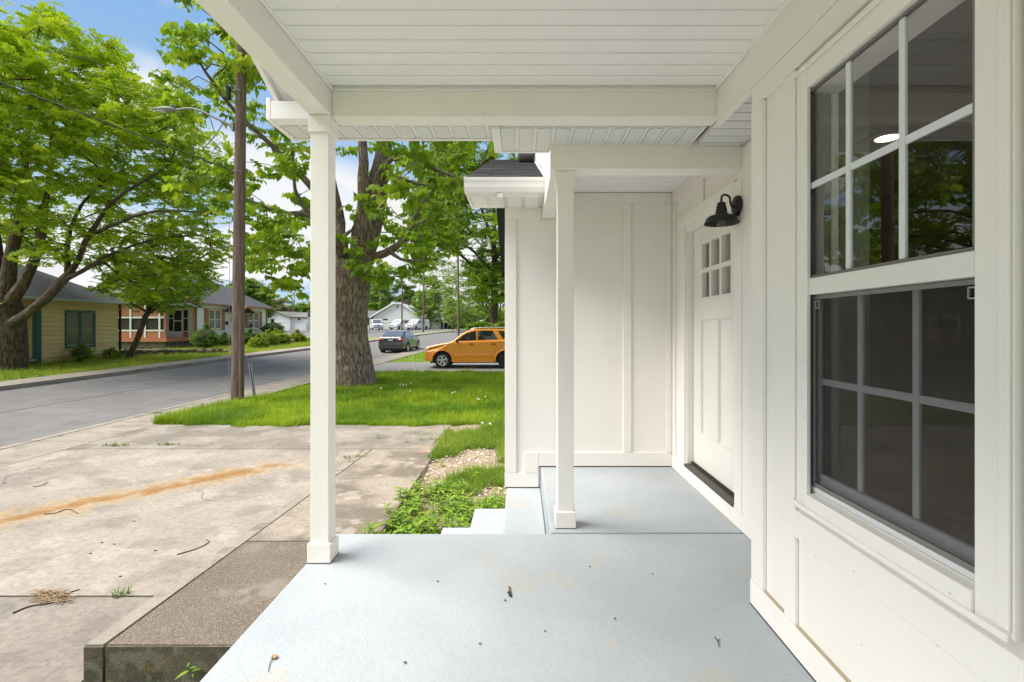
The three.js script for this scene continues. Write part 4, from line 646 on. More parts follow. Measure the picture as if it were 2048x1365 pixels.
{ // leafy weeds by the steps, in the joints and on the walkway
  const r = rng(521), lg = [0.036, 0.048, 0.060].map((s) => leafGeo(OUT.lance, 0.3, s)), mats = [[0.22, 0.38, 0.022], [0.30, 0.46, 0.03], [0.17, 0.30, 0.02]].map((c) => { const m = M.leaf.clone(); m.color = lin(...c); return m; }), stemM = std({ color: lin(0.10, 0.15, 0.04), roughness: 0.8 });
  const weed = (x, d, y, H, n, label, group, spread = 1) => {
    const t = thing('weed_plant', label, 'weed', group), top = V(x + (r() - 0.5) * 0.08, y + H, d + (r() - 0.5) * 0.08), b = V(x, y - 0.01, d), stems = [b.clone()];
    mesh('stem', tubeR([b, b.clone().lerp(top, 0.5), top], [0.004, 0.003, 0.0018], 5), stemM, t);
    for (let i = 0; i < n; i++) { const k = (i + 0.5) / n, p = b.clone().lerp(top, 0.15 + 0.85 * k), m = mesh('leaf', lg[Math.floor(r() * 3)], mats[Math.floor(r() * 3)], t), a = i * 2.4 + r(); m.position.copy(p); m.rotation.set(lerp(0.25, -0.5, k) + 0.3 * (r() - 0.5), a, 0, 'YXZ'); m.scale.setScalar((0.8 + 0.6 * r()) * spread); }
    return rebase(t, b);
  };
  for (let i = 0; i < 190; i++) { let x, d; for (;;) { d = 3.6 + 2.3 * r(); x = lerp(-1.42, -0.16, r()); if (d < 4.5 && x > -0.76) continue; if (Math.abs(x + 1.0) + 0.35 * Math.abs(d - 4.5) < 0.75 || (d > 4.6 && d < 5.4) ) break; } weed(x, d, gy(d) + 0.0, 0.10 + 0.13 * r(), 16, 'leafy green weed with narrow leaves in the thick patch beside the steps', 'weeds beside the steps', 1.45); }
  for (let i = 0; i < 30; i++) { const d = 5.6 + 2.6 * r(), x = -1.35 + 1.15 * r(); weed(x, d, gy(d), 0.06 + 0.08 * r(), 9, 'small low weed in the bare soil along the end wall', 'small weeds in the soil'); }
  for (const [a, b] of [[755, 878], [810, 885], [840, 882], [860, 880], [880, 886]]) { const d = 2.09 / ((b - CY) / F + 0.0165), p = (a - CX) / F * d; weed(p, d, gy(d), 0.07, 10, 'small weed growing in the cross joint of the driveway', 'weeds in the driveway joint'); }
  weed(-1.86, 2.80, -0.70, 0.06, 5, 'single bright sprout against the dark front face of the walkway', undefined, 0.9);
  // clumps of grass in the joints
  const jr = rng(531); for (const [a, b, n, lab] of [[232, 893, 60, 'flat grass clump in the driveway joint nearer the street'], [334, 891, 50, 'flat grass clump in the driveway joint'], [712, 918, 70, 'grass tuft in the joint between driveway and walkway'], [243, 1195, 22, 'tiny grass tuft in the long driveway joint beside dry stems'], [310, 828, 40, 'yellowish grass tuft at the kerb']]) {
    const d = 2.09 / ((b - CY) / F + 0.0165), X = (a - CX) / F * d, gs = []; for (let i = 0; i < n / 3; i++) { const g = tufts[i % 3].clone(); g.scale(0.7, 0.45, 0.7); g.rotateY(jr() * 6.28); g.translate(X + (jr() + jr() - 1) * 0.26 * (n > 30 ? 1 : 0.3), gy(d) + 0.004, -d - (jr() - 0.5) * 0.10); gs.push(g); }
    const gm = M.leaf.clone(); gm.color = lin(0.13, 0.21, 0.02); rebaseMesh(single('grass_clump', gs, gm, lab, 'grass', 'grass clumps in the joints'), V(X, gy(d), d));
  }
}
{ // white clover-like flowers in the lawn
  const r = rng(541), fm = std({ color: lin(0.8, 0.8, 0.76), roughness: 0.8 }), sm = std({ color: lin(0.1, 0.18, 0.03) });
  for (const [a, b] of [[800, 778], [806, 780], [812, 779], [822, 775], [820, 792], [905, 796], [909, 794], [955, 808], [971, 804], [762, 786], [958, 810], [980, 862], [965, 860]]) {
    const d = 2.09 / ((b - CY) / F + 0.0165), x = (a - CX) / F * d, y = gy(d) + 0.13, t = thing('wildflower', 'small white wildflower standing in the lawn grass', 'flower', 'white flowers in the lawn');
    const pet = []; for (let k = 0; k < 6; k++) { const g = leafGeo(OUT.oval, 0.1, 0.034); g.rotateY(k * 1.047); g.rotateX(0.3 * (r() - 0.5)); g.translate(x, y, -d); pet.push(g); } const hd = new THREE.SphereGeometry(0.014, 8, 6); hd.translate(x, y + 0.006, -d);
    mesh('bloom', [...pet, hd], fm, t); mesh('stem', tubeR([V(x, gy(d) - 0.02, d), V(x, y, d)], [0.003, 0.002], 5), sm, t); rebase(t, V(x, gy(d), d));
  }
}
// ---------------------------------------------------------------- utility poles, wires, street lamp
const woodMap = tex(256, 512, (u, v) => { const n = fbm(u * 24, v * 6, 24, 5, 221), k = fbm(u * 6, v * 12, 6, 4, 223); return mix3([0.075, 0.045, 0.03], mix3([0.20, 0.125, 0.085], [0.26, 0.21, 0.17], k), n); });
Object.assign(M, {
  pole: std({ map: rep(woodMap, 1.2, 0.4), roughness: 0.95, bumpMap: rep(barkBump, 2, 0.6), bumpScale: 0.008 }),
  galv: std({ color: lin(0.24, 0.245, 0.25), roughness: 0.6, metalness: 0.3 }), wire: std({ color: lin(0.02, 0.02, 0.02), roughness: 0.7 }),
  white: std({ color: lin(0.78, 0.78, 0.77), roughness: 0.6, map: pm }), trimBrown: std({ color: lin(0.36, 0.14, 0.07), roughness: 0.6 }), tan: std({ color: lin(0.58, 0.44, 0.25), roughness: 0.7 }),
  roofGrey: std({ map: rep(tex(512, 512, (u, v) => { const row = Math.floor(v * 24), col = Math.floor(u * 14 + (row & 1) * 0.5), k = 0.045 + 0.03 * hash(col, row, 3) + 0.02 * fbm(u * 40, v * 40, 40, 3, 231), e = mod(v * 24, 1) < 0.12 ? 0.6 : 1; return [k * e, k * e * 0.98, k * e * 1.05]; }), 0.33), roughness: 0.95 }),
  darkGlass: phy({ color: lin(0.018, 0.02, 0.022), roughness: 0.04, clearcoat: 1, clearcoatRoughness: 0.02 }),
  winGlass: phy({ color: lin(0.05, 0.05, 0.05), roughness: 0.06 }),
});
function utilityPole(label, a, d, r0, H, topA) {
  const t = thing('utility_pole', label, 'pole', undefined), b = at(a, d), top = b.clone().add(new THREE.Vector3(((topA ?? a) - a) / F * d, H, 0));
  mesh('shaft', tubeR([b.clone().setY(b.y - 0.2), b.clone().lerp(top, 0.5), top], [r0, r0 * 0.86, r0 * 0.7], 16), M.pole, t);
  return { t, b, top, done: () => rebase(t, b) };
}
{ // the near pole with its street lamp
  const { t, b, done } = utilityPole('brown wooden utility pole on the lawn edge carrying a street lamp', 474, 12.4, 0.155, 10.4, 484);
  const Y = (y) => px(476, y, 12.4).y, x = b.x;
  for (const [y, w] of [[345, 0.02], [185, 0.03], [492, 0.012]]) { const g = new THREE.TorusGeometry(0.147, w * 0.5, 6, 20); g.rotateX(Math.PI / 2); g.translate(x + 0.03, Y(y), b.z); mesh('band', g, M.galv, t); }
  mesh('connector', bx(x - 0.17, x - 0.09, Y(205), Y(178), 12.2, 12.3, 0.01), M.dark, t);
  mesh('guard', bx(x + 0.10, x + 0.165, b.y + 0.1, b.y + 2.3, 12.27, 12.33, 0.012), M.pole, t); mesh('ground_wire', tubeR([V(x - 0.15, b.y, 12.3), V(x - 0.13, b.y + 5, 12.3)], [0.006, 0.006], 5), M.galv, t);
  done();
  const l = thing('street_lamp', 'grey street lamp head on a curved arm fixed to the wooden pole', 'street lamp'), p = (a, c) => px(a, c, 12.4);
  mesh('arm', new THREE.TubeGeometry(new THREE.CatmullRomCurve3([p(468, 254), p(430, 236), p(400, 222), p(377, 217), p(352, 220)]), 30, 0.028, 9), M.galv, l);
  mesh('bracket', bx(p(466, 0).x - 0.02, p(466, 0).x + 0.05, p(0, 262).y, p(0, 246).y, 12.32, 12.46, 0.01), M.galv, l);
  const hd = new THREE.SphereGeometry(0.5, 24, 14); hd.scale(0.62, 0.13, 0.26); { const q = hd.attributes.position; for (let i = 0; i < q.count; i++) { const k = clamp((q.getX(i) + 0.31) / 0.62); q.setZ(i, q.getZ(i) * lerp(0.75, 1.05, k)); q.setY(i, q.getY(i) * lerp(0.45, 1.15, k)); } hd.computeVertexNormals(); } hd.translate(p(328, 0).x, p(0, 219).y, -12.4); mesh('head', hd, std({ color: lin(0.26, 0.27, 0.28), roughness: 0.5 }), l);
  const lens = new THREE.SphereGeometry(0.09, 16, 8, 0, 6.3, Math.PI / 2, Math.PI / 2); lens.scale(1.4, 0.4, 1); lens.translate(p(322, 0).x, p(0, 222).y, -12.4); mesh('lens', lens, std({ color: lin(0.6, 0.6, 0.58), roughness: 0.3 }), l);
  const pc = new THREE.CylinderGeometry(0.035, 0.04, 0.07, 14); pc.translate(p(344, 0).x, p(0, 213).y, -12.4); mesh('photocell', pc, std({ color: lin(0.12, 0.12, 0.13) }), l);
  rebase(l, p(468, 254));
}
utilityPole('slim wooden utility pole rising in front of the white vans', 803, 92, 0.15, 9.8, 805).done();
utilityPole('grey wooden utility pole at the right end of the row of white vans', 846, 78, 0.16, 11.5, 848).done();
utilityPole('dark wooden utility pole beyond the orange car hood among the trees', 917, 58, 0.14, 10.5, 916).done();
utilityPole('thin dark pole behind the small white shed', 588, 118, 0.12, 8.6, 588).done();
function wire(label, pts, rad) { rebaseMesh(single('overhead_wire', new THREE.TubeGeometry(new THREE.CatmullRomCurve3(pts), 40, rad, 5), M.wire, label, 'wire'), pts[pts.length - 1]); }
wire('thick black overhead wire sagging from the wooden pole across the maple crown', [px(474, 345, 12.45), px(330, 291, 11.9), px(183, 234, 11.4), px(-40, 148, 10.8), px(-300, 20, 10.2)], 0.016);
wire('thin overhead wire passing low through the maple stems', [px(474, 492, 12.45), px(300, 505, 13.5), px(135, 489, 15), px(-60, 440, 17)], 0.012);
wire('thin overhead wire crossing the sky above the roof of the white house with shutters', [px(803, 577, 92), px(620, 588, 60), px(418, 555, 40), px(250, 522, 33), px(60, 475, 28)], 0.022);
wire('thin overhead wire running from the vans pole to the street side trees', [px(803, 583, 92), px(745, 590, 88), px(640, 602, 84)], 0.03);
{ const t = thing('metal_stake', 'leaning grey metal stake in the grass beside the wooden pole', 'stake'), a = px(509, 797, 12.9), b = px(499, 727, 12.9), dir = b.clone().sub(a), sh = new THREE.Shape([[-0.03, 0], [-0.012, 0], [-0.012, 0.018], [0.012, 0.018], [0.012, 0], [0.03, 0], [0.03, 0.006], [0.018, 0.006], [0.018, 0.024], [-0.018, 0.024], [-0.018, 0.006], [-0.03, 0.006]].map(([x, y]) => new THREE.Vector2(x * 1.5, y * 1.5))), g = new THREE.ExtrudeGeometry(sh, { depth: dir.length() + 0.15, bevelEnabled: false }); g.translate(0, 0, -0.15); g.applyQuaternion(new THREE.Quaternion().setFromUnitVectors(new THREE.Vector3(0, 0, 1), dir.clone().normalize())); g.translate(a.x, a.y, a.z); mesh('channel', uvm(g), M.galv, t); rebase(t, a); }

// ---------------------------------------------------------------- houses across the street
const panel4 = (pts) => { const g = new THREE.BufferGeometry().setFromPoints([pts[0], pts[1], pts[2], pts[0], pts[2], pts[3]]); g.computeVertexNormals(); return uvm(g); };
function roofSlab(name, parent, pts, th, m) { const up = new THREE.Vector3().crossVectors(pts[1].clone().sub(pts[0]), pts[2].clone().sub(pts[0])).normalize(); if (up.y < 0) { pts = [...pts].reverse(); up.negate(); } const q = pts.map((p) => p.clone().addScaledVector(up, -th)), list = []; const n = pts.length; for (let i = 1; i < n - 1; i++) { list.push(pts[0], pts[i], pts[i + 1], q[0], q[i + 1], q[i]); } for (let i = 0; i < n; i++) { const j = (i + 1) % n; list.push(pts[i], q[i], q[j], pts[i], q[j], pts[j]); } const g = new THREE.BufferGeometry().setFromPoints(list); g.computeVertexNormals(); return mesh(name, uvm(g), m, parent); }
// a window in a wall that faces +x (street): frame, sashes, panes
function windowX(parent, X, d0, d1, y0, y1, { fm, sash, double = false, curtain = true }) {
  const w = mesh('window', [bx(X - 0.02, X + 0.05, y0 - 0.10, y0, d0 - 0.09, d1 + 0.09, 0.01), bx(X - 0.02, X + 0.045, y1, y1 + 0.11, d0 - 0.09, d1 + 0.09, 0.01), bx(X - 0.02, X + 0.04, y0 + 0.0005, y1 - 0.0005, d0 - 0.09, d0), bx(X - 0.02, X + 0.04, y0 + 0.0005, y1 - 0.0005, d1, d1 + 0.09), ...(double ? [bx(X - 0.02, X + 0.041, y0 + 0.0005, y1 - 0.0005, (d0 + d1) / 2 - 0.06, (d0 + d1) / 2 + 0.06)] : [])], fm, parent);
  const units = double ? [[d0, (d0 + d1) / 2 - 0.0605], [(d0 + d1) / 2 + 0.0605, d1]] : [[d0, d1]], ym = (y0 + y1) / 2;
  for (const [a, b] of units) { mesh('sash', [bx(X - 0.015, X + 0.012, y0 + 0.001, y0 + 0.05, a + 0.001, b - 0.001), bx(X - 0.015, X + 0.012, y1 - 0.04, y1 - 0.001, a + 0.001, b - 0.001), bx(X - 0.015, X + 0.014, ym - 0.025, ym + 0.025, a + 0.001, b - 0.001), bx(X - 0.015, X + 0.011, y0 + 0.051, y1 - 0.041, a + 0.001, a + 0.05), bx(X - 0.015, X + 0.011, y0 + 0.051, y1 - 0.041, b - 0.05, b - 0.001)], sash, w);
    for (const [r0, r1] of [[y0 + 0.05, ym - 0.025], [ym + 0.025, y1 - 0.04]]) mesh('pane', bx(X - 0.022, X - 0.012, r0, r1, a + 0.05, b - 0.05), M.winGlass, w);
    if (curtain) mesh('curtain', bx(X - 0.0118, X - 0.0108, ym + 0.03, y1 - 0.045, a + 0.055, b - 0.055), std({ color: lin(0.22, 0.20, 0.17), roughness: 0.9 }), w); }
  return w;
}
{ // yellow clapboard house
  const h = thing('yellow_house', 'small yellow clapboard house with dark green window frames and a grey hip roof', 'house'), X = -21.9, d0 = 22.45, d1 = 26.75, yb = gy(25) + 0.28, ye = 2.62, green = std({ color: lin(0.012, 0.085, 0.07), roughness: 0.5 });
  const ym = [lin(0.68, 0.50, 0.24), lin(0.64, 0.465, 0.22), lin(0.71, 0.53, 0.27)].map((color) => std({ color, roughness: 0.7, map: pm }));
  mesh('wall', [bx(X - 7.5, X - 0.03, yb - 0.3, ye, d0, d1), bx(X - 7.5, X - 1.5, yb - 0.3, ye, 19.4, d0 - 0.001)], ym[1], h);
  const r = rng(601), W0 = 23.7, W1 = 25.2, wy0 = 0.36, wy1 = 1.98;
  for (let y = yb, k = 0; y < ye - 0.2; y += 0.205, k++) { const cuts = y + 0.205 > wy0 - 0.1 && y < wy1 + 0.1 ? [[d0 + 0.02, W0 - 0.092], [W1 + 0.092, d1 - 0.02]] : [[d0 + 0.02, d1 - 0.02]]; for (const [a, b] of cuts) { const g = bx(-0.045, 0.034, 0, 0.198, a, b); g.rotateZ(0.17); const m = mesh('clapboard', g, ym[Math.floor(r() * 3)], h); m.position.set(X, y, 0); } }
  mesh('frieze', bx(X - 0.02, X + 0.02, ye - 0.2, ye, d0, d1), ym[0], h);
  windowX(h, X + 0.01, W0, W1, wy0, wy1, { fm: green, sash: M.galv, double: true });
  mesh('corner_post', bx(X - 0.1, X + 0.10, yb - 0.25, ye - 0.15, d0 - 0.30, d0 - 0.08, 0.01), green, h); mesh('corner_post', bx(X - 1.49, X - 1.40, yb, ye, 21.6, 21.75), green, h); mesh('downspout', bx(X + 0.01, X + 0.10, yb - 0.2, ye - 0.1, d1 + 0.02, d1 + 0.11, 0.01), std({ color: lin(0.03, 0.025, 0.02) }), h);
  mesh('foundation', [bx(X - 7.4, X - 0.05, yb - 0.6, yb - 0.001, d0 - 0.35, d1), bx(X - 1.5, X + 0.05, yb - 0.6, yb - 0.12, 19.4, d0 - 0.36)], M.mossConc, h);
  mesh('porch_floor', bx(X - 1.5, X + 0.12, yb - 0.12, yb - 0.04, 19.4, d0 - 0.31), std({ color: lin(0.30, 0.33, 0.33) }), h);
  const E = [V(X + 0.42, ye - 0.02, d1 + 0.42), V(X + 0.42, ye - 0.02, 18.8), V(X - 7.9, ye - 0.02, 18.8), V(X - 7.9, ye - 0.02, d1 + 0.42)], R1 = V(X - 3.7, 4.95, d1 - 3.6), R2 = V(X - 3.7, 4.95, 22);
  const roof = new THREE.Group(); roof.name = 'roof'; h.add(roof); roofSlab('roof_slope', roof, [E[0], E[1], R2, R1], 0.08, M.roofGrey); roofSlab('roof_slope', roof, [E[3], E[0], R1], 0.08, M.roofGrey); roofSlab('roof_slope', roof, [E[1], E[2], R2], 0.08, M.roofGrey); roofSlab('roof_slope', roof, [E[2], E[3], R1, R2], 0.08, M.roofGrey);
  mesh('gutter', bx(X + 0.40, X + 0.50, ye - 0.12, ye - 0.015, 18.8, d1 + 0.42, 0.02), std({ color: lin(0.42, 0.46, 0.44), roughness: 0.5 }), h);
  rebase(h, V(X, gy(24), 24));
}
{ // white house with brown shutters and a screened porch
  const h = thing('white_house', 'white clapboard house with brown shutters, black roof and an orange screened porch', 'house'), X = -24.1, d0 = 36.4, d1 = 46.6, yb = gy(40) + 0.45, ye = 3.15, P0 = 33.7;
  mesh('wall', [bx(X - 8.6, X - 0.02, yb - 0.3, ye, d0 + 0.02, d1)], M.white, h);
  const boards = []; for (let y = yb; y < ye; y += 0.12) { const g = bx(-0.01, 0.006, 0, 0.125, d0, d1); g.rotateZ(0.09); g.translate(X, y, 0); boards.push(g); const e = bx(X - 3.4, X, y, y + 0.125, d0 - 0.008, d0 + 0.008); boards.push(e); } const bm = mesh('clapboards', boards, M.white, h); bm.userData.kind = 'stuff';
  const WX = (px0) => -X * F / (CX - px0);
  for (const [a, b] of [[415, 441], [495, 517]]) { const q0 = WX(a) + 0.1, q1 = WX(b) - 0.05; windowX(h, X + 0.03, q0, q1, 1.13, 2.62, { fm: M.tan, sash: M.white, double: true }); for (const s of [[q0 - 0.55, q0 - 0.12], [q1 + 0.12, q1 + 0.55]]) { const sh = mesh('shutter', bx(X + 0.02, X + 0.06, 1.05, 2.72, s[0], s[1], 0.01), M.trimBrown, h); for (let y = 1.12; y < 2.65; y += 0.1) mesh('slat', bx(X + 0.0605, X + 0.072, y, y + 0.07, s[0] + 0.05, s[1] - 0.05), M.trimBrown, sh); } }
  const dd = WX(457); const door = mesh('door', bx(X + 0.02, X + 0.06, yb + 0.1, 2.45, dd, dd + 0.95, 0.01), M.white, h); const wr = new THREE.TorusGeometry(0.2, 0.06, 8, 20); wr.rotateY(Math.PI / 2); wr.translate(X + 0.10, 1.9, -(dd + 0.45)); mesh('wreath', wr, std({ color: lin(0.3, 0.22, 0.12), roughness: 1 }), door);
  mesh('mailbox', bx(X + 0.02, X + 0.12, 1.45, 1.75, dd - 0.45, dd - 0.25, 0.02), M.dark, h);
  // little gabled hood over the door
  const hd = new THREE.Group(); hd.name = 'door_hood'; h.add(hd); roofSlab('roof_slope', hd, [V(X, 3.08, dd + 0.5), V(X + 1.3, 3.08, dd + 0.5), V(X + 1.3, 2.55, dd - 0.7), V(X, 2.55, dd - 0.7)], 0.06, M.roofGrey); roofSlab('roof_slope', hd, [V(X, 3.08, dd + 0.5), V(X + 1.3, 3.08, dd + 0.5), V(X + 1.3, 2.55, dd + 1.7), V(X, 2.55, dd + 1.7)], 0.06, M.roofGrey);
  mesh('rake_trim', extX([[dd - 0.7, 2.42], [dd - 0.7, 2.55], [dd + 0.5, 3.08], [dd + 1.7, 2.55], [dd + 1.7, 2.42], [dd + 0.5, 2.9]], X + 1.301, X + 1.33), M.trimBrown, hd); mesh('bracket', tubeR([V(X + 0.05, 1.9, dd + 1.6), V(X + 0.7, 2.2, dd + 1.6), V(X + 1.2, 2.5, dd + 1.6)], [0.05, 0.05, 0.05], 6), M.trimBrown, hd);
  // front stoop and its white railings
  const st = mesh('stoop', bx(X + 0.01, X + 1.4, yb - 0.7, yb + 0.05, dd - 0.4, dd + 1.4), std({ color: lin(0.16, 0.10, 0.08), roughness: 0.9 }), h); for (let k = 0; k < 3; k++) mesh('step', bx(X + 1.41 + k * 0.3, X + 1.7 + k * 0.3, yb - 0.8, yb - 0.12 - k * 0.17, dd - 0.2, dd + 1.2), M.conc, st);
  const railing = (n, A, B, nb, side) => { const list = [tubeR([A, B], [0.035, 0.035], 6), tubeR([A.clone().setY(A.y - 0.68), B.clone().setY(B.y - 0.68)], [0.03, 0.03], 6)]; for (let i = 0; i <= nb; i++) { const p = A.clone().lerp(B, i / nb), k = i === 0 || i === nb ? 0.04 : 0.016; list.push(tubeR([p.clone().setY(p.y + (k > 0.03 ? 0.06 : 0)), p.clone().setY(p.y - (k > 0.03 ? 0.9 : 0.68))], [k, k], 5)); } return mesh(n, list, M.white, h); };
  for (const z of [dd - 0.25, dd + 1.25]) railing('railing', V(X + 1.35, yb + 1.0, z), V(X + 2.5, yb + 0.35, z), 8);
  // main roof: gable ends face along the street
  const RX = X - 4.3, yr = 5.6, roof = new THREE.Group(); roof.name = 'roof'; h.add(roof); roofSlab('roof_slope', roof, [V(X + 0.5, ye - 0.05, d0 - 0.4), V(X + 0.5, ye - 0.05, d1 + 0.4), V(RX, yr, d1 - 1.5), V(RX, yr, d0 - 0.4)], 0.1, M.roofGrey); roofSlab('roof_slope', roof, [V(X - 9.1, ye - 0.05, d0 - 0.4), V(X - 9.1, ye - 0.05, d1 + 0.4), V(RX, yr, d1 - 1.5), V(RX, yr, d0 - 0.4)], 0.1, M.roofGrey); roofSlab('roof_slope', roof, [V(X + 0.5, ye - 0.05, d1 + 0.4), V(RX, yr, d1 - 1.5), V(X - 9.1, ye - 0.05, d1 + 0.4)], 0.1, M.roofGrey);
  mesh('gable_wall', extZ([[X - 8.5, ye - 0.02], [X - 0.05, ye - 0.02], [RX, yr - 0.16]], d0 + 0.02, d0 + 0.1), M.white, h);
  mesh('rake_trim', extZ([[X + 0.48, ye - 0.22], [X + 0.5, ye - 0.04], [RX, yr + 0.02], [X - 9.1, ye - 0.04], [X - 9.08, ye - 0.22], [RX, yr - 0.2]], d0 - 0.44, d0 - 0.405), M.trimBrown, h);
  mesh('gutter', bx(X + 0.46, X + 0.56, ye - 0.17, ye - 0.06, d0 - 0.4, d1 + 0.4, 0.02), M.trimBrown, h); mesh('downspout', bx(X + 0.01, X + 0.1, yb - 0.2, ye - 0.1, d0 - 0.02, d0 + 0.08, 0.01), M.trimBrown, h); mesh('downspout', bx(X + 0.01, X + 0.1, yb - 0.2, ye - 0.1, d1 - 0.1, d1, 0.01), M.trimBrown, h); mesh('corner_board', bx(X - 0.14, X + 0.012, yb, ye, d0 - 0.028, d0 - 0.0085), M.tan, h);
  mesh('foundation', bx(X - 8.5, X - 0.04, yb - 0.9, yb - 0.001, d0 + 0.03, d1 - 0.01), M.mossConc, h);
  // screened porch: five bays facing the yellow house
  const PX = (q, d) => (q - CX) / F * d, x0 = PX(226, P0) - 1.0, x1 = PX(331, P0), orange = std({ color: lin(0.46, 0.17, 0.085), roughness: 0.75 }), scr = std({ color: lin(0.045, 0.032, 0.028), roughness: 0.9 }), blind = std({ color: lin(0.40, 0.17, 0.085), roughness: 0.85 });
  const py = (y) => EYE - (y - CY) / F * P0, porch = new THREE.Group(); porch.name = 'screened_porch'; h.add(porch);
  mesh('floor', bx(x0, x1 + 0.1, py(684), py(676), P0 - 0.08, d0 - 0.03), orange, porch); mesh('foundation', bx(x0 + 0.1, x1, py(702), py(684) - 0.001, P0, d0 - 0.03), M.stoneMix ?? M.mossConc, porch);
  mesh('back', bx(x0, x1 - 0.15, py(676) + 0.001, py(608), P0 + 0.06, P0 + 0.07), scr, porch);
  for (let k = 0, q = 231.5; k < 4 && q < 331; k++, q += 29) { const a = PX(q, P0), b = Math.min(PX(q + 29, P0), x1); mesh('roller_blind', bx(a + 0.06, b - 0.06, py(634), py(610), P0 + 0.03, P0 + 0.045), blind, porch); mesh('kick_panel', bx(a + 0.06, b - 0.06, py(675.8), py(663), P0 + 0.02, P0 + 0.045), orange, porch); mesh('post', bx(a - 0.06, a + 0.06, py(676), py(608), P0 - 0.02, P0 + 0.019, 0.01), M.white, porch); mesh('rail', bx(a + 0.0605, b - 0.0605, py(637), py(634), P0 - 0.01, P0 + 0.018), M.white, porch); mesh('rail', bx(a + 0.0605, b - 0.0605, py(663), py(660), P0 - 0.01, P0 + 0.018), M.white, porch); }
  mesh('post', bx(x1 - 0.12, x1 + 0.02, py(676), py(608), P0 - 0.03, P0 + 0.05, 0.01), M.trimBrown, porch);
  mesh('gable', extZ([[x0, py(608)], [x1 + 0.3, py(608)], [(x0 + x1) / 2 + 0.3, py(580)]], P0 - 0.05, P0), M.white, porch);
  const ax = (x0 + x1) / 2 + 0.3, pr = (s) => [V(ax, py(577), P0 - 0.35), V(ax, py(577), d0 - 0.05), V(s, py(611), d0 - 0.05), V(s, py(611), P0 - 0.35)]; roofSlab('roof_slope', porch, pr(x1 + 0.75), 0.08, M.roofGrey); roofSlab('roof_slope', porch, pr(x0 - 0.5), 0.08, M.roofGrey);
  mesh('rake_trim', extZ([[x1 + 0.75, py(614)], [x1 + 0.75, py(610)], [ax, py(576)], [x0 - 0.5, py(610)], [x0 - 0.5, py(614)], [ax, py(581)]], P0 - 0.39, P0 - 0.355), M.trimBrown, porch);
  // side entrance with door, side lights, striped awning and steps
  const E0 = d0 - 0.012, ex = (q) => PX(q, d0), ey = (y) => EYE - (y - CY) / F * d0, en = new THREE.Group(); en.name = 'side_entrance'; h.add(en);
  mesh('door', bx(ex(347), ex(365), ey(684), ey(619), E0 - 0.03, E0 - 0.01), M.white, en); for (const y of [[ey(641), ey(622)], [ey(663), ey(643.5)]]) mesh('pane', bx(ex(349), ex(363), y[0], y[1], E0 - 0.04, E0 - 0.0305), M.winGlass, en); for (const q of [[338, 346], [367.5, 375.5]]) for (const y of [[ey(636), ey(621)], [ey(662), ey(638)]]) mesh('pane', bx(ex(q[0]), ex(q[1]), y[0], y[1], E0 - 0.02, E0 - 0.009), M.winGlass, en); mesh('kick_panel', bx(ex(367), ex(376), ey(682), ey(664), E0 - 0.02, E0 - 0.009), orange, en);
  for (let k = 0; k < 9; k++) { const a = lerp(ex(351), ex(389), k / 9), b = lerp(ex(351), ex(389), (k + 1) / 9) - 0.005; roofSlab('awning_slat', en, [V(a, ey(608), d0 - 0.05), V(b, ey(608), d0 - 0.05), V(b, ey(617.5), d0 - 1.1), V(a, ey(617.5), d0 - 1.1)], 0.03, k & 1 ? M.tan : M.white); }
  for (let k = 0; k < 4; k++) mesh('step', bx(ex(346) + k * 0.32, ex(346) + (k + 1) * 0.32 + 0.2, gy(36) - 0.1, ey(684) - 0.02 - k * 0.17, d0 - 1.1, d0 - 0.1), M.conc, en);
  railing('railing', V(ex(347), ey(659), d0 - 1.05), V(ex(377), ey(675), d0 - 1.05), 9);
  rebase(h, V(X, gy(40), 40));
}
// dry-stone walls in front of the white house: every stone a part
const stoneM = [[0.15, 0.12, 0.09], [0.22, 0.18, 0.14], [0.10, 0.085, 0.07], [0.27, 0.22, 0.17]].map((c) => std({ color: lin(...c), roughness: 0.95, bumpMap: rep(grainBump, 3), bumpScale: 0.02 }));
function stoneWall(label, A, B, H, seed) {
  const t = thing('stone_wall', label, 'wall', 'stone garden walls'), r = rng(seed), dir = B.clone().sub(A), L = dir.length(), ang = Math.atan2(-dir.z, dir.x); const core = new THREE.BoxGeometry(L, H * 0.9, 0.26); core.translate(L / 2, H * 0.45 - 0.12, 0); const wrap = new THREE.Group(); t.position.copy(A); t.rotation.y = ang; mesh('core', uvm(core), stoneM[2], t);
  const geos = [0, 1, 2].map((k) => { const g = new THREE.DodecahedronGeometry(0.5, 1), q = g.attributes.position; for (let i = 0; i < q.count; i++) { const n = 0.85 + 0.3 * hash(Math.round(q.getX(i) * 50), Math.round(q.getY(i) * 50 + q.getZ(i) * 99), k); q.setXYZ(i, q.getX(i) * n, q.getY(i) * n, q.getZ(i) * n); } g.computeVertexNormals(); return g; });
  for (let y = 0.08; y < H; y += 0.17) { let x = 0; while (x < L) { const w = 0.22 + 0.3 * r(), m = mesh('stone', geos[Math.floor(r() * 3)], stoneM[Math.floor(r() * 4)], t); m.position.set(x + w / 2, y + (r() - 0.5) * 0.03 + dir.y * (x / L), 0.02 * (r() - 0.5)); m.scale.set(w * 1.02, 0.185, 0.42); m.rotation.z = (r() - 0.5) * 0.15; x += w; } }
  return t;
}
stoneWall('long low dark stone wall along the yard between the yellow and the white house', px(243, 711, 27.2), px(446, 710, 29.5), 0.42, 611);
stoneWall('stone retaining wall below the clipped round bushes', px(517, 704, 35.5), px(592, 694, 43), 0.62, 613);
stoneWall('short stone wall beyond the clipped round bushes', px(600, 690, 44.5), px(616, 687, 47), 0.5, 615);
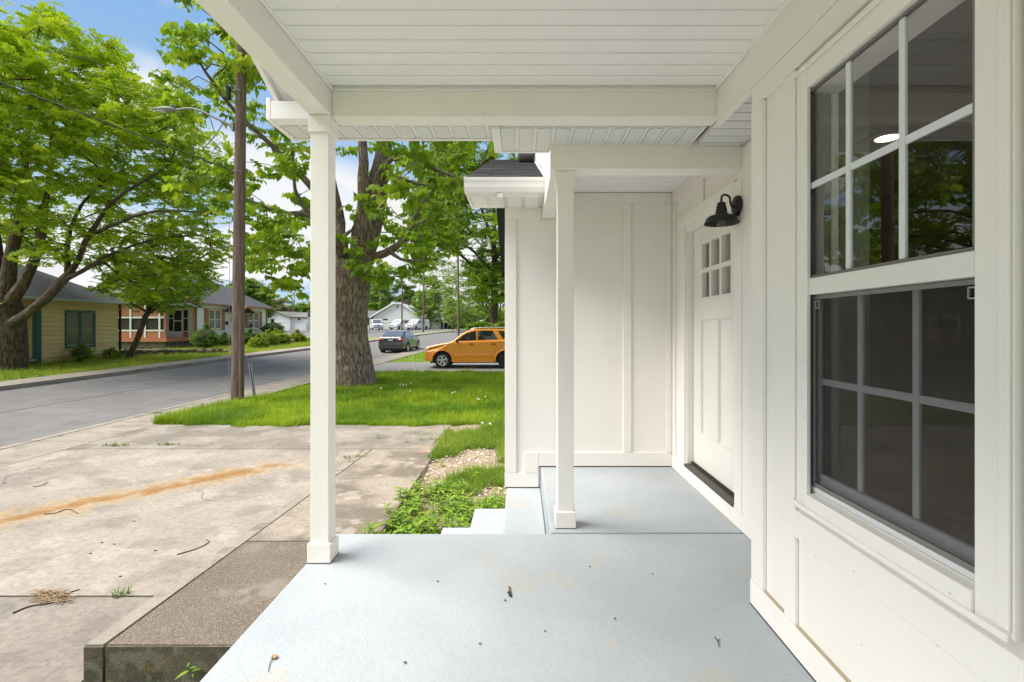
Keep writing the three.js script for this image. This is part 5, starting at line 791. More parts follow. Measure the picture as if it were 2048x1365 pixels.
{ // clipped round bushes and other shrubs
  const r = rng(621), bush = (name, label, p, R, H, n, pal, seed, group, geo = SPRIG.oval, sc = 0.55) => { const t = thing(name, label, 'shrub', group), sp = []; for (let i = 0; i < n; i++) { const a = r() * 6.283, v = r() * 2 - 0.6, c = Math.sqrt(Math.max(0, 1 - Math.min(1, v * v))), k = 0.82 + 0.2 * r(); sp.push(new THREE.Vector3(p.x + Math.cos(a) * c * R * k, p.y + H * 0.42 + v * H * 0.5 * k, p.z + Math.sin(a) * c * R * k)); } const core = new THREE.IcosahedronGeometry(1, 2); core.scale(R * 0.82, H * 0.44, R * 0.82); core.translate(p.x, p.y + H * 0.42, p.z); mesh('core', core, std({ color: lin(0.03, 0.045, 0.012), roughness: 1 }), t); leaves('foliage', t, sp, geo, pal, seed, sc, 0.9); rebase(t, p); };
  const yew = [[0.30, 0.38, 0.014], [0.38, 0.46, 0.02], [0.22, 0.30, 0.014]], dk = [[0.14, 0.23, 0.02], [0.20, 0.30, 0.025]];
  for (const [a, b, d, R, H] of [[516, 700, 35, 0.62, 1.0], [535, 690, 37.5, 0.72, 1.0], [560, 688, 39.5, 0.75, 0.95], [594, 688, 43, 0.72, 1.1], [552, 682, 42, 0.8, 0.9]]) bush('clipped_bush', 'rounded yellow-green clipped bush above the stone retaining wall', px(a, b, d), R, H, 900, yew, 630 + a, 'clipped bushes by the stone wall', SPRIG.oval, 0.42);
  bush('foundation_shrub', 'loose dark shrub at the corner of the white house with shutters', px(412, 696, 33.5), 0.9, 1.5, 260, dk, 640); bush('foundation_shrub', 'dark green shrub left of the front stoop of the white house', px(449, 694, 37), 0.7, 1.0, 220, dk, 641); bush('foundation_shrub', 'dark shrub under the white railing of the front stoop', px(500, 694, 39), 0.7, 1.3, 260, dk, 642); bush('foundation_shrub', 'leafy shrub at the far corner of the white house with shutters', px(545, 676, 45), 1.1, 1.6, 240, [[0.17, 0.27, 0.03], [0.13, 0.2, 0.03]], 643);
  bush('young_shrub', 'taller bright yellow-green shrub under the green window', V(-21.1, gy(23.6), 23.6), 0.42, 0.85, 150, [[0.34, 0.40, 0.02], [0.24, 0.34, 0.02]], 644); bush('young_shrub', 'smaller bright yellow-green shrub near the corner of the yellow house', V(-21.0, gy(25.2), 25.2), 0.34, 0.55, 120, [[0.34, 0.40, 0.02], [0.24, 0.34, 0.02]], 645);
  // hedge behind the orange car
  const t = thing('hedge', 'clipped green hedge behind the orange car', 'hedge'), sp = [], hb = at(975, 34); for (let i = 0; i < 2600; i++) { const x = lerp(-3.7, 1.5, r()), top = r() < 0.4, H = 1.75 + 0.12 * Math.sin(x * 4); sp.push(V(x, gy(34) + (top ? H : H * r()), top ? lerp(33.5, 34.6, r()) : 33.5 - 0.05 * r())); } mesh('core', bx(-3.6, 1.5, gy(34) - 0.1, gy(34) + 1.68, 33.56, 34.6), std({ color: lin(0.03, 0.05, 0.012), roughness: 1 }), t); leaves('foliage', t, sp, SPRIG.oval, [[0.22, 0.33, 0.02], [0.30, 0.40, 0.025], [0.16, 0.26, 0.018]], 646, 0.55, 0.9); rebase(t, hb);
}
{ // far white buildings, fence
  const D = 106, q = (a) => (a - CX) / F * D, y = (b) => EYE - (b - CY) / F * D, h = thing('white_building', 'low white building with a wide front gable and two brick chimneys behind the vans', 'building'), g0 = gy(104) - 0.2;
  const roofL = std({ color: lin(0.12, 0.12, 0.125), roughness: 0.95 });
  mesh('wall', extZ([[q(746), g0], [q(841), g0], [q(841), y(636)], [q(806), y(608)], [q(789), y(608)], [q(746), y(634)]], D, D + 9), M.white, h); mesh('wall', [bx(q(700), q(746) - 0.01, g0, y(634), D + 1, D + 8), bx(q(841) + 0.01, q(868), g0, y(637), D + 1, D + 8)], M.white, h);
  const roof = new THREE.Group(); roof.name = 'roof'; h.add(roof); roofSlab('roof_slope', roof, [V(q(741), y(635), D - 0.5), V(q(786), y(607), D - 0.5), V(q(786), y(607), D + 9), V(q(741), y(635), D + 9)], 0.25, roofL); roofSlab('roof_slope', roof, [V(q(845), y(637), D - 0.5), V(q(804), y(607), D - 0.5), V(q(804), y(607), D + 9), V(q(845), y(637), D + 9)], 0.25, roofL); roofSlab('roof_slope', roof, [V(q(786), y(607), D - 0.5), V(q(804), y(607), D - 0.5), V(q(804), y(603), D + 3), V(q(795), y(603), D + 3)], 0.2, roofL); roofSlab('roof_slope', roof, [V(q(804), y(606.5), D + 2), V(q(786), y(606.5), D + 2), V(q(786), y(603), D + 9), V(q(804), y(603), D + 9)], 0.2, roofL); roofSlab('roof_slope', roof, [V(q(698), y(635), D + 0.6), V(q(747), y(635), D + 0.6), V(q(755), y(620), D + 5), V(q(698), y(620), D + 5)], 0.2, roofL); roofSlab('roof_slope', roof, [V(q(840), y(637), D + 0.6), V(q(869), y(637), D + 0.6), V(q(866), y(619), D + 5), V(q(826), y(619), D + 5)], 0.2, roofL);
  mesh('rake_trim', [extZ([[q(740), y(637)], [q(740), y(634)], [q(787), y(605.5)], [q(804), y(605.5)], [q(846), y(636)], [q(846), y(639)], [q(803), y(608.5)], [q(788), y(608.5)]], D - 0.6, D - 0.51)], std({ color: lin(0.8, 0.8, 0.8) }), h);
  for (const a of [803, 816]) { const c = mesh('chimney', bx(q(a), q(a + 5.5), y(612), y(599.5), D + 4, D + 4.6), std({ color: lin(0.16, 0.09, 0.07), roughness: 0.95 }), h); mesh('cap', bx(q(a) - 0.08, q(a + 5.5) + 0.08, y(599.5) + 0.01, y(598.5) + 0.01, D + 3.9, D + 4.7), M.conc, c); }
  mesh('vent', bx(q(793), q(796), y(616), y(612), D - 0.04, D - 0.005), M.dark, h); for (const [a, b, c, e] of [[728, 737, 651, 638], [740, 745, 660, 637]]) { const w = mesh('window', bx(q(a) - 0.1, q(b) + 0.1, y(c) - 0.1, y(e) + 0.1, D + 0.93, D + 0.98), M.white, h); mesh('pane', bx(q(a), q(b), y(c), y(e), D + 0.9, D + 0.929), M.winGlass, w); } { const w = mesh('window', bx(q(850), q(854), y(652), y(643), D + 0.93, D + 0.98), M.white, h); mesh('pane', bx(q(850) + 0.06, q(854) - 0.06, y(652) + 0.06, y(643) - 0.06, D + 0.9, D + 0.929), M.winGlass, w); }
  { const cp = mesh('carport', extZ([[q(866), y(645)], [q(885), y(645)], [q(880), y(637)], [q(876), y(626)], [q(872), y(625)], [q(866), y(637)]], D + 2, D + 7), M.white, h); for (const a of [867, 878, 884]) mesh('post', bx(q(a) - 0.08, q(a) + 0.08, g0, y(645) - 0.01, D + 2, D + 2.2), M.white, cp); mesh('back_wall', bx(q(866), q(885), g0, y(645) - 0.01, D + 6.5, D + 6.6), M.dark, cp); }
  mesh('sign', bx(q(766), q(775), y(640.5), y(638), D - 0.06, D - 0.01), M.dark, h);
  rebase(h, V(q(795), g0, D));
  const E = 92, qe = (a) => (a - CX) / F * E, ye2 = (b) => EYE - (b - CY) / F * E, s = thing('white_shed', 'small white gabled shed building beyond the parking lot', 'building'); mesh('wall', [extZ([[qe(530), ye2(661)], [qe(580), ye2(661)], [qe(580), ye2(634)], [qe(553), ye2(624)], [qe(530), ye2(634)]], E, E + 0.3), bx(qe(530), qe(612), ye2(661), ye2(634), E + 0.31, E + 8)], M.white, s); { const rf = new THREE.Group(); rf.name = 'roof'; s.add(rf); roofSlab('roof_slope', rf, [V(qe(578), ye2(633.5), E - 0.4), V(qe(615), ye2(635), E + 0.2), V(qe(596), ye2(624), E + 4), V(qe(553), ye2(623), E - 0.4)], 0.2, std({ color: lin(0.17, 0.16, 0.145), roughness: 0.95 })); roofSlab('roof_slope', rf, [V(qe(527), ye2(634), E - 0.4), V(qe(527), ye2(634), E + 8), V(qe(596), ye2(624), E + 8), V(qe(553), ye2(623), E - 0.4)], 0.2, std({ color: lin(0.17, 0.16, 0.145), roughness: 0.95 })); } { const w = mesh('window', bx(qe(593), qe(600), ye2(641), ye2(634.5), E + 0.25, E + 0.3), M.white, s); mesh('pane', bx(qe(594), qe(599), ye2(640.4), ye2(635), E + 0.22, E + 0.249), M.winGlass, w); } rebase(s, V(qe(565), gy(E), E));
  // chain-link fence along the parking lot
  const f = thing('chain_link_fence', 'grey chain-link fence around the parking lot in front of the vans', 'fence'), pts = [[690, 66], [714, 70], [739, 74], [757, 78], [780, 82], [805, 86], [827, 90], [850, 94], [880, 98]].map(([a, d]) => at(a, d)); for (const p of pts) mesh('post', tubeR([p, p.clone().setY(p.y + 1.5)], [0.045, 0.045], 6), M.galv, f); for (let i = 0; i < pts.length - 1; i++) { for (const hh of [1.46, 0.1]) mesh('rail', tubeR([pts[i].clone().setY(pts[i].y + hh), pts[i + 1].clone().setY(pts[i + 1].y + hh)], [0.03, 0.03], 5), M.galv, f); const w = []; const L = pts[i].distanceTo(pts[i + 1]), n = Math.floor(L / 0.28); for (let k = 0; k < n; k++) for (const s2 of [0, 1]) { const a = pts[i].clone().lerp(pts[i + 1], k / n), b = pts[i].clone().lerp(pts[i + 1], Math.min(1, (k + 3.5) / n)); a.y += s2 ? 1.4 : 0.1; b.y += s2 ? 0.1 : 1.4; w.push(tubeR([a, b], [0.006, 0.006], 3, false)); } const wm = mesh('mesh_wires', w, M.galv, f); wm.userData.kind = 'stuff'; } rebase(f, pts[0]);
  const fs = thing('chain_link_fence', 'low chain-link fence in front of the small white shed', 'fence'), fp = [[535, 84], [560, 84], [588, 84], [612, 84]].map(([a, d]) => at(a, d)); for (const p of fp) mesh('post', tubeR([p, p.clone().setY(p.y + 1.5)], [0.045, 0.045], 6), M.galv, fs); for (let i = 0; i < 3; i++) mesh('rail', tubeR([fp[i].clone().setY(fp[i].y + 1.46), fp[i + 1].clone().setY(fp[i + 1].y + 1.46)], [0.03, 0.03], 5), M.galv, fs); rebase(fs, fp[0]);
  const sg = thing('round_sign', 'pale round sign on a thin post beyond the hedge', 'sign'), sp = at(963, 70), dc = new THREE.CylinderGeometry(0.32, 0.32, 0.03, 24); dc.rotateX(Math.PI / 2); dc.translate(sp.x, EYE + 0.75, sp.z); mesh('disc', dc, std({ color: lin(0.55, 0.66, 0.75), roughness: 0.5 }), sg); mesh('post', tubeR([sp, sp.clone().setY(EYE + 0.5)], [0.03, 0.03], 6), M.galv, sg); rebase(sg, sp);
}
// ---------------------------------------------------------------- vehicles (built nose towards -x, left side towards +z)
function sideExt(pts, w, bevel, seg = 3) { const b = bevel, g = new THREE.ExtrudeGeometry(new THREE.Shape(pts.map(([x, y]) => new THREE.Vector2(x, y))), { depth: w - 2 * b, bevelEnabled: true, bevelSize: b, bevelOffset: -b, bevelThickness: b, bevelSegments: seg, curveSegments: 12 }); g.translate(0, 0, -(w - 2 * b) / 2); return g; }
const arc = (cx, cy, r, a0, a1, n) => Array.from({ length: n + 1 }, (_, i) => { const a = lerp(a0, a1, i / n); return [cx + r * Math.cos(a), cy + r * Math.sin(a)]; });
function deform(g, fn) { const p = g.attributes.position; for (let i = 0; i < p.count; i++) { const q = fn(p.getX(i), p.getY(i), p.getZ(i)); p.setXYZ(i, ...q); } g.computeVertexNormals(); return g; }
M.tyre = std({ color: lin(0.016, 0.016, 0.017), roughness: 0.85 }); M.rim = std({ color: lin(0.62, 0.62, 0.63), roughness: 0.3, metalness: 0.85 }); M.steelRim = std({ color: lin(0.02, 0.02, 0.02), roughness: 0.5, metalness: 0.4 }); M.blackTrim = std({ color: lin(0.015, 0.015, 0.016), roughness: 0.6 });
M.headlamp = phy({ color: lin(0.75, 0.75, 0.75), roughness: 0.1, clearcoat: 1 }); M.tailRed = phy({ color: lin(0.45, 0.012, 0.015), roughness: 0.15, clearcoat: 1 });
function wheel(parent, x, z, R, alloy) {
  const s = Math.sign(z), w = new THREE.Group(); w.name = 'wheel'; parent.add(w); w.position.set(x, R, z);
  const t = new THREE.LatheGeometry([[R * 0.62, -0.10], [R * 0.9, -0.105], [R * 0.98, -0.08], [R, -0.04], [R, 0.04], [R * 0.98, 0.08], [R * 0.9, 0.105], [R * 0.62, 0.10]].map(([a, b]) => new THREE.Vector2(a, b)), 32); t.rotateX(Math.PI / 2); mesh('tyre', t, M.tyre, w);
  const parts = [], rim = new THREE.TorusGeometry(R * 0.62, 0.02, 8, 32); rim.translate(0, 0, s * 0.085); parts.push(rim); const hub = new THREE.CylinderGeometry(0.055, 0.06, 0.05, 16); hub.rotateX(Math.PI / 2); hub.translate(0, 0, s * 0.08); parts.push(hub);
  if (alloy) for (let k = 0; k < 5; k++) { const g = new THREE.BoxGeometry(0.085, R * 0.6, 0.035); g.translate(0, R * 0.33, s * 0.08); g.rotateZ(k * 1.2566 + 0.1); parts.push(g); } else { const d = new THREE.CylinderGeometry(R * 0.58, R * 0.58, 0.02, 28); d.rotateX(Math.PI / 2); d.translate(0, 0, s * 0.05); parts.push(d); for (let k = 0; k < 5; k++) { const n = new THREE.CylinderGeometry(0.012, 0.012, 0.03, 8); n.rotateX(Math.PI / 2); n.translate(0.06 * Math.cos(k * 1.2566), 0.06 * Math.sin(k * 1.2566), s * 0.11); parts.push(n); } }
  mesh('rim', parts, alloy ? M.rim : M.steelRim, w); const disc = new THREE.CylinderGeometry(R * 0.6, R * 0.6, 0.1, 24); disc.rotateX(Math.PI / 2); mesh('drum', disc, M.blackTrim, w);
}
const sidePane = (pts, z, m, name, parent, belt, k) => { for (const s of [1, -1]) { const g = new THREE.ExtrudeGeometry(new THREE.Shape(pts.map(([x, y]) => new THREE.Vector2(x, y))), { depth: 0.006, bevelEnabled: false }); deform(g, (x, y, q) => [x, y, s * (z - (y - belt) * k + q)]); mesh(name, g, m, parent); } };
{ // orange sport utility car on the gravel driveway
  const c = thing('orange_car', 'orange sport utility car with a grey roof rack parked on the gravel driveway', 'car'), paint = phy({ color: lin(0.72, 0.25, 0.004), roughness: 0.35, metalness: 0.15, clearcoat: 1, clearcoatRoughness: 0.04 }), W = 1.80, f = 0.79, r = 3.47, A = 0.415, R = 0.335, wy = 0.34;
  const low = [[0.02, 0.34], [0.0, 0.50], [0.02, 0.72], [0.10, 0.86], [0.26, 0.95], [0.62, 1.03], [1.06, 1.10], [1.2, 1.14], [2.6, 1.18], [4.2, 1.22], [4.50, 1.20], [4.58, 1.0], [4.60, 0.62], [4.56, 0.36], [4.3, 0.34], ...arc(r, wy, A, -0.12, Math.PI + 0.12, 16), [r - A - 0.06, 0.27], [f + A + 0.06, 0.27], ...arc(f, wy, A, -0.12, Math.PI + 0.12, 16), [0.30, 0.30]];
  const taper = (x, y, z) => { const k = x < 0.7 ? 1 - 0.16 * ((0.7 - x) / 0.7) ** 2 : x > 4.0 ? 1 - 0.08 * ((x - 4.0) / 0.6) ** 2 : 1; return [x, y, z * k]; };
  const body = mesh('body', uvm(deform(sideExt(low, W, 0.07), taper)), paint, c);
  const BL = 1.12, K = 0.30, up = [[1.10, 1.09], [1.30, 1.22], [1.58, 1.44], [1.80, 1.575], [2.05, 1.645], [2.5, 1.675], [3.4, 1.665], [4.05, 1.61], [4.22, 1.55], [4.48, 1.19], [4.4, 1.15], [1.2, 1.06]], Wc = W - 0.10;
  const lean = (x, y, z) => [x, y, z * (1 - K * Math.max(0, y - BL) / (Wc / 2))];
  mesh('cabin', uvm(deform(sideExt(up, Wc, 0.05), lean)), paint, c);
  const pane = (pts, n) => sidePane(pts, Wc / 2 + 0.004, M.darkGlass, n, c, BL, K);
  pane([[1.42, 1.175], [1.60, 1.345], [1.80, 1.475], [2.02, 1.555], [2.20, 1.580], [2.23, 1.20]], 'side_window'); pane([[2.30, 1.205], [2.28, 1.585], [2.55, 1.60], [2.92, 1.59], [3.14, 1.235]], 'side_window'); pane([[3.36, 1.26], [3.15, 1.58], [3.55, 1.575], [3.85, 1.54], [4.02, 1.28]], 'side_window');
  const ws = panel4([V(1.15, 1.16, 0.70), V(1.15, 1.16, -0.70), V(1.80, 1.60, -0.60), V(1.80, 1.60, 0.60)]); ws.translate(-0.01, 0.015, 0); mesh('windscreen', ws, M.darkGlass, c); const rw = panel4([V(4.46, 1.24, -0.66), V(4.46, 1.24, 0.66), V(4.24, 1.54, 0.6), V(4.24, 1.54, -0.6)]); rw.translate(0.012, 0.008, 0); mesh('rear_window', rw, M.darkGlass, c);
  for (const s of [1, -1]) {
    const side = s * (W / 2), b2 = (n, x0, x1, y0, y1, z0, z1, m, rr = 0.006, par = c) => mesh(n, bx(x0, x1, y0, y1, Math.min(s * z0, s * z1), Math.max(s * z0, s * z1), rr), m, par); // note: bx takes d = -z, symmetric here
    for (const [x0, x1] of [[1.28, 2.265], [2.28, 3.20]]) { const sh = x1 > 3 ? [[x0, 0.46], [x1 - 0.32, 0.46], [x1 - 0.16, 0.72], [x1, 0.86], [x1, 1.10], [x0, 1.08]] : [[x0, 0.46], [x1, 0.46], [x1, 1.085], [x0, 1.06]]; const g = new THREE.ExtrudeGeometry(new THREE.Shape(sh.map(([x, y]) => new THREE.Vector2(x, y))), { depth: 0.008, bevelEnabled: true, bevelSize: 0.004, bevelThickness: 0.004, bevelSegments: 1 }); g.translate(0, 0, s > 0 ? side - 0.001 : side - 0.007); const d = mesh('door', uvm(g), paint, c); const hx = x1 - 0.33; const hz = W / 2 + 0.012; b2('handle_recess', hx, hx + 0.19, 0.985, 1.065, hz - 0.006, hz + 0.001, M.blackTrim, 0.002, d); b2('handle', hx + 0.02, hx + 0.17, 1.015, 1.04, hz + 0.002, hz + 0.026, paint, 0.006, d); mesh('crease', extX([[0, 0], [0, 0]].slice(0, 0).concat([[-(side + s * 0.012), 0.545], [-(side + s * 0.022), 0.56], [-(side + s * 0.012), 0.60]]), x0 + 0.02, Math.min(x1 - 0.35 * (x1 > 3 ? 1 : 0), x1) - 0.02), paint, d); }
    for (const [cx, n] of [[f, 0], [r, 1]]) { const pts = arc(0, 0, A + 0.03, -0.1, Math.PI + 0.1, 20).map(([x, y]) => new THREE.Vector3(cx + x, wy + y, side - s * 0.02 * 1)); mesh('fender_flare', tubeR(pts, pts.map(() => 0.042), 7), paint, c); }
    b2('sill', f + A + 0.05, r - A - 0.05, 0.26, 0.33, W / 2 - 0.03, W / 2 + 0.035, paint, 0.03); b2('sill_guard', f + A + 0.08, r - A - 0.08, 0.34, 0.41, W / 2 - 0.03, W / 2 + 0.014, paint, 0.02);
    const mg = new THREE.SphereGeometry(0.5, 14, 10); mg.scale(0.13, 0.15, 0.24); mg.translate(1.44, 1.17, side + s * 0.09); const mr = mesh('mirror', mg, M.blackTrim, c);
    const hl = new THREE.SphereGeometry(0.5, 16, 10); hl.scale(0.30, 0.17, 0.26); hl.rotateZ(0.5); hl.translate(0.20, 0.86, s * 0.68); mesh('headlight', hl, M.headlamp, c); b2('tail_light', 4.46, 4.585, 0.85, 1.15, 0.62, 0.80, M.tailRed, 0.02);
    mesh('roof_rail', tubeR([V(1.95, 1.635, -s * 0.56), V(2.1, 1.70, -s * 0.57), V(2.6, 1.735, -s * 0.57), V(3.7, 1.725, -s * 0.57), V(4.0, 1.66, -s * 0.56)], [0.02, 0.026, 0.026, 0.026, 0.02], 7), M.rim, c); b2('side_marker', 1.12, 1.17, 0.90, 0.93, W / 2 - 0.005, W / 2 + 0.006, M.headlamp);
    wheel(c, f, s * (W / 2 - 0.12), R, true); wheel(c, r, s * (W / 2 - 0.12), R, s < 0);
  }
  mesh('grille', bx(0.0, 0.03, 0.70, 0.80, -0.40, 0.40, 0.01), M.blackTrim, c); mesh('bumper', bx(-0.02, 0.3, 0.34, 0.42, -0.62, 0.62, 0.03), M.blackTrim, c); mesh('underbody', [bx(0.25, 4.4, 0.22, 0.40, -0.72, 0.72), bx(f - 0.44, f + 0.44, 0.401, 0.80, -0.68, 0.68), bx(r - 0.44, r + 0.44, 0.401, 0.80, -0.68, 0.68)], M.blackTrim, c);
  c.position.copy(V(-4.13, gy(21.2) - 0.01, 21.75)); c.rotation.z = 0.003;
}
function sedan(name, label, paint, group) {
  const c = thing(name, label, 'car', group), W = 1.77, f = 0.86, r = 3.56, A = 0.375, R = 0.32, wy = 0.32;
  const low = [[0.03, 0.28], [0.0, 0.46], [0.06, 0.64], [0.4, 0.80], [0.95, 0.92], [1.3, 0.965], [2.5, 1.00], [3.6, 1.03], [4.15, 1.07], [4.42, 1.06], [4.50, 0.98], [4.50, 0.72], [4.53, 0.58], [4.50, 0.34], [4.42, 0.28], [r + A + 0.05, 0.25], ...arc(r, wy, A, -0.12, Math.PI + 0.12, 14), [f + A + 0.05, 0.23], ...arc(f, wy, A, -0.12, Math.PI + 0.12, 14), [0.3, 0.24]];
  mesh('body', uvm(deform(sideExt(low, W, 0.09), (x, y, z) => { const k = (x < 0.9 ? 1 - 0.2 * ((0.9 - x) / 0.9) ** 2 : x > 3.7 ? 1 - 0.15 * ((x - 3.7) / 0.83) ** 2 : 1) * (y > 0.75 ? 1 - 0.10 * (y - 0.75) / 0.3 : 1); return [x, y, z * k]; })), paint, c);
  const BL = 1.0, K = 0.5, Wc = W - 0.2, up = [[1.2, 0.95], [1.65, 1.20], [2.0, 1.36], [2.35, 1.425], [2.8, 1.435], [3.25, 1.39], [3.6, 1.29], [4.1, 1.075], [4.2, 1.0], [1.2, 0.9]];
  mesh('cabin', uvm(deform(sideExt(up, Wc, 0.06), (x, y, z) => [x, y, z * (1 - K * Math.max(0, y - BL) / (Wc / 2))])), paint, c);
  const pane = (pts) => sidePane(pts, Wc / 2 + 0.004, M.darkGlass, 'side_window', c, BL, K); pane([[1.62, 1.05], [1.95, 1.27], [2.3, 1.375], [2.5, 1.385], [2.52, 1.06]]); pane([[2.57, 1.06], [2.55, 1.387], [2.85, 1.385], [3.2, 1.325], [3.5, 1.22], [3.62, 1.10]]);
  const rw = panel4([V(4.06, 1.085, -0.66), V(4.06, 1.085, 0.66), V(3.30, 1.385, 0.54), V(3.30, 1.385, -0.54)]); rw.translate(0.01, 0.022, 0); mesh('rear_window', rw, phy({ color: lin(0.10, 0.105, 0.11), roughness: 0.05, clearcoat: 1 }), c); const ws = panel4([V(1.24, 0.99, 0.68), V(1.24, 0.99, -0.68), V(2.05, 1.38, -0.56), V(2.05, 1.38, 0.56)]); ws.translate(-0.01, 0.02, 0); mesh('windscreen', ws, M.darkGlass, c);
  for (const s of [1, -1]) {
    const tl = new THREE.SphereGeometry(0.5, 18, 10); tl.scale(0.36, 0.19, 0.62); tl.rotateY(s * 0.55); tl.translate(4.36, 0.88, s * 0.58); mesh('tail_light', tl, M.tailRed, c); const hl = new THREE.SphereGeometry(0.5, 14, 8); hl.scale(0.5, 0.14, 0.3); hl.rotateY(-s * 0.5); hl.translate(0.28, 0.70, s * 0.62); mesh('headlight', hl, M.headlamp, c);
    const mg = new THREE.SphereGeometry(0.5, 12, 8); mg.scale(0.14, 0.14, 0.24); mg.translate(1.72, 1.05, s * 0.98); mesh('mirror', mg, paint, c); for (const x of [2.44, 3.45]) mesh('handle', bx(x - 0.14, x + 0.04, 0.90, 0.925, s * 0.885 - 0.012, s * 0.885 + 0.012, 0.005), M.rim, c); for (const x of [1.5, 2.55, 3.42]) mesh('door_gap', bx(x - 0.004, x + 0.004, 0.36, 0.98, s * 0.883 - 0.003, s * 0.883 + 0.003), M.blackTrim, c);
    wheel(c, f, s * (W / 2 - 0.12), R, true); wheel(c, r, s * (W / 2 - 0.12), R, true);
  }
  mesh('licence_plate', bx(4.495, 4.51, 0.80, 0.92, -0.16, 0.16, 0.004), std({ color: lin(0.35, 0.37, 0.42), roughness: 0.5 }), c); mesh('plate_recess', bx(4.46, 4.5035, 0.77, 0.95, -0.36, 0.36, 0.01), M.blackTrim, c); const em = new THREE.TorusGeometry(0.055, 0.012, 6, 18); em.scale(1, 0.6, 1); em.rotateY(Math.PI / 2); em.translate(4.50, 1.0, 0); mesh('emblem', em, M.rim, c); const fin = new THREE.ConeGeometry(0.05, 0.09, 6); fin.scale(1.4, 1, 0.4); fin.translate(3.15, 1.45, 0); mesh('antenna_fin', fin, M.blackTrim, c); mesh('underbody', bx(0.3, 4.4, 0.18, 0.34, -0.7, 0.7), M.blackTrim, c); mesh('bumper_vent', bx(4.44, 4.515, 0.30, 0.36, -0.5, 0.5, 0.01), M.blackTrim, c);
  return c;
}
{
  const s = sedan('grey_sedan', 'dark grey sedan with red tail lights pulled up along the kerb', phy({ color: lin(0.06, 0.058, 0.062), roughness: 0.4, metalness: 0.3, clearcoat: 1, clearcoatRoughness: 0.05 }));
  s.position.copy(V(-8.0, gy(33) - 0.045, 35.4)); s.rotation.y = -Math.PI / 2 - 0.045; s.rotation.order = 'YXZ'; s.rotation.z = -0.0165;
  const w = sedan('white_car', 'white car partly hidden beyond the hedge behind the orange car', phy({ color: lin(0.7, 0.7, 0.7), roughness: 0.4, clearcoat: 1 })); w.position.copy(V(-7.2, gy(66), 66)); w.rotation.y = 0.3;
}
{ // white vans in the parking lot
  const wp = phy({ color: lin(0.72, 0.73, 0.75), roughness: 0.35, clearcoat: 1 }), van = () => {
    const c = thing('white_van', 'white passenger van parked in the row before the low white building', 'van', 'white vans in the parking lot'), W = 1.98, prof = [[0.02, 0.42], [0.0, 0.75], [0.1, 1.02], [0.75, 1.22], [1.05, 1.30], [1.75, 1.98], [2.1, 2.07], [5.2, 2.08], [5.35, 1.9], [5.4, 0.5], [5.3, 0.38], ...arc(4.3, 0.36, 0.42, -0.05, Math.PI + 0.05, 10), ...arc(0.95, 0.36, 0.42, -0.05, Math.PI + 0.05, 10)];
    mesh('body', uvm(deform(sideExt(prof, W, 0.08), (x, y, z) => [x, y, z * (1 - 0.10 * Math.max(0, y - 1.1))])), wp, c); const ws = panel4([V(1.10, 1.36, 0.82), V(1.10, 1.36, -0.82), V(1.72, 1.96, -0.74), V(1.72, 1.96, 0.74)]); ws.translate(-0.015, 0.015, 0); mesh('windscreen', ws, phy({ color: lin(0.10, 0.11, 0.12), roughness: 0.15 }), c);
    sidePane([[1.42, 1.36], [1.85, 1.84], [2.3, 1.86], [2.3, 1.36]], W / 2 + 0.004, M.darkGlass, 'side_window', c, 1.1, 0.11); sidePane([[2.6, 1.36], [2.6, 1.86], [3.7, 1.86], [3.7, 1.36]], W / 2 + 0.004, M.darkGlass, 'side_window', c, 1.1, 0.11);
    mesh('grille', bx(-0.01, 0.04, 0.78, 0.96, -0.5, 0.5, 0.01), std({ color: lin(0.12, 0.11, 0.11) }), c); mesh('bumper', bx(-0.06, 0.1, 0.42, 0.62, -0.92, 0.92, 0.03), std({ color: lin(0.28, 0.31, 0.36), roughness: 0.5 }), c); for (const s of [1, -1]) { mesh('headlight', bx(-0.012, 0.04, 0.78, 0.96, s * 0.7 - 0.16, s * 0.7 + 0.16, 0.01), M.headlamp, c); mesh('mirror', bx(1.4, 1.5, 1.3, 1.55, s * 1.12 - 0.08, s * 1.12 + 0.08, 0.02), M.blackTrim, c); wheel(c, 0.95, s * 0.86, 0.36, false); wheel(c, 4.3, s * 0.86, 0.36, false); }
    return c;
  };
  const first = van(), spots = [[756, 93], [784, 95], [806, 99], [818, 93.5]];
  spots.forEach(([a, d], i) => { let c = first; if (i) { c = first.clone(); c.name = numbered('white_van'); scene.add(c); } c.position.copy(V((a - CX) / F * d, gy(d) + 0.02, d)); c.rotation.y = Math.PI / 2 + 0.42; c.userData.label = ['white passenger van nearest the side wing of the low white building', 'white passenger van parked beside the slim utility pole', 'white passenger van set back between two others behind the slim pole', 'white passenger van next to the grey utility pole'][i]; });
}
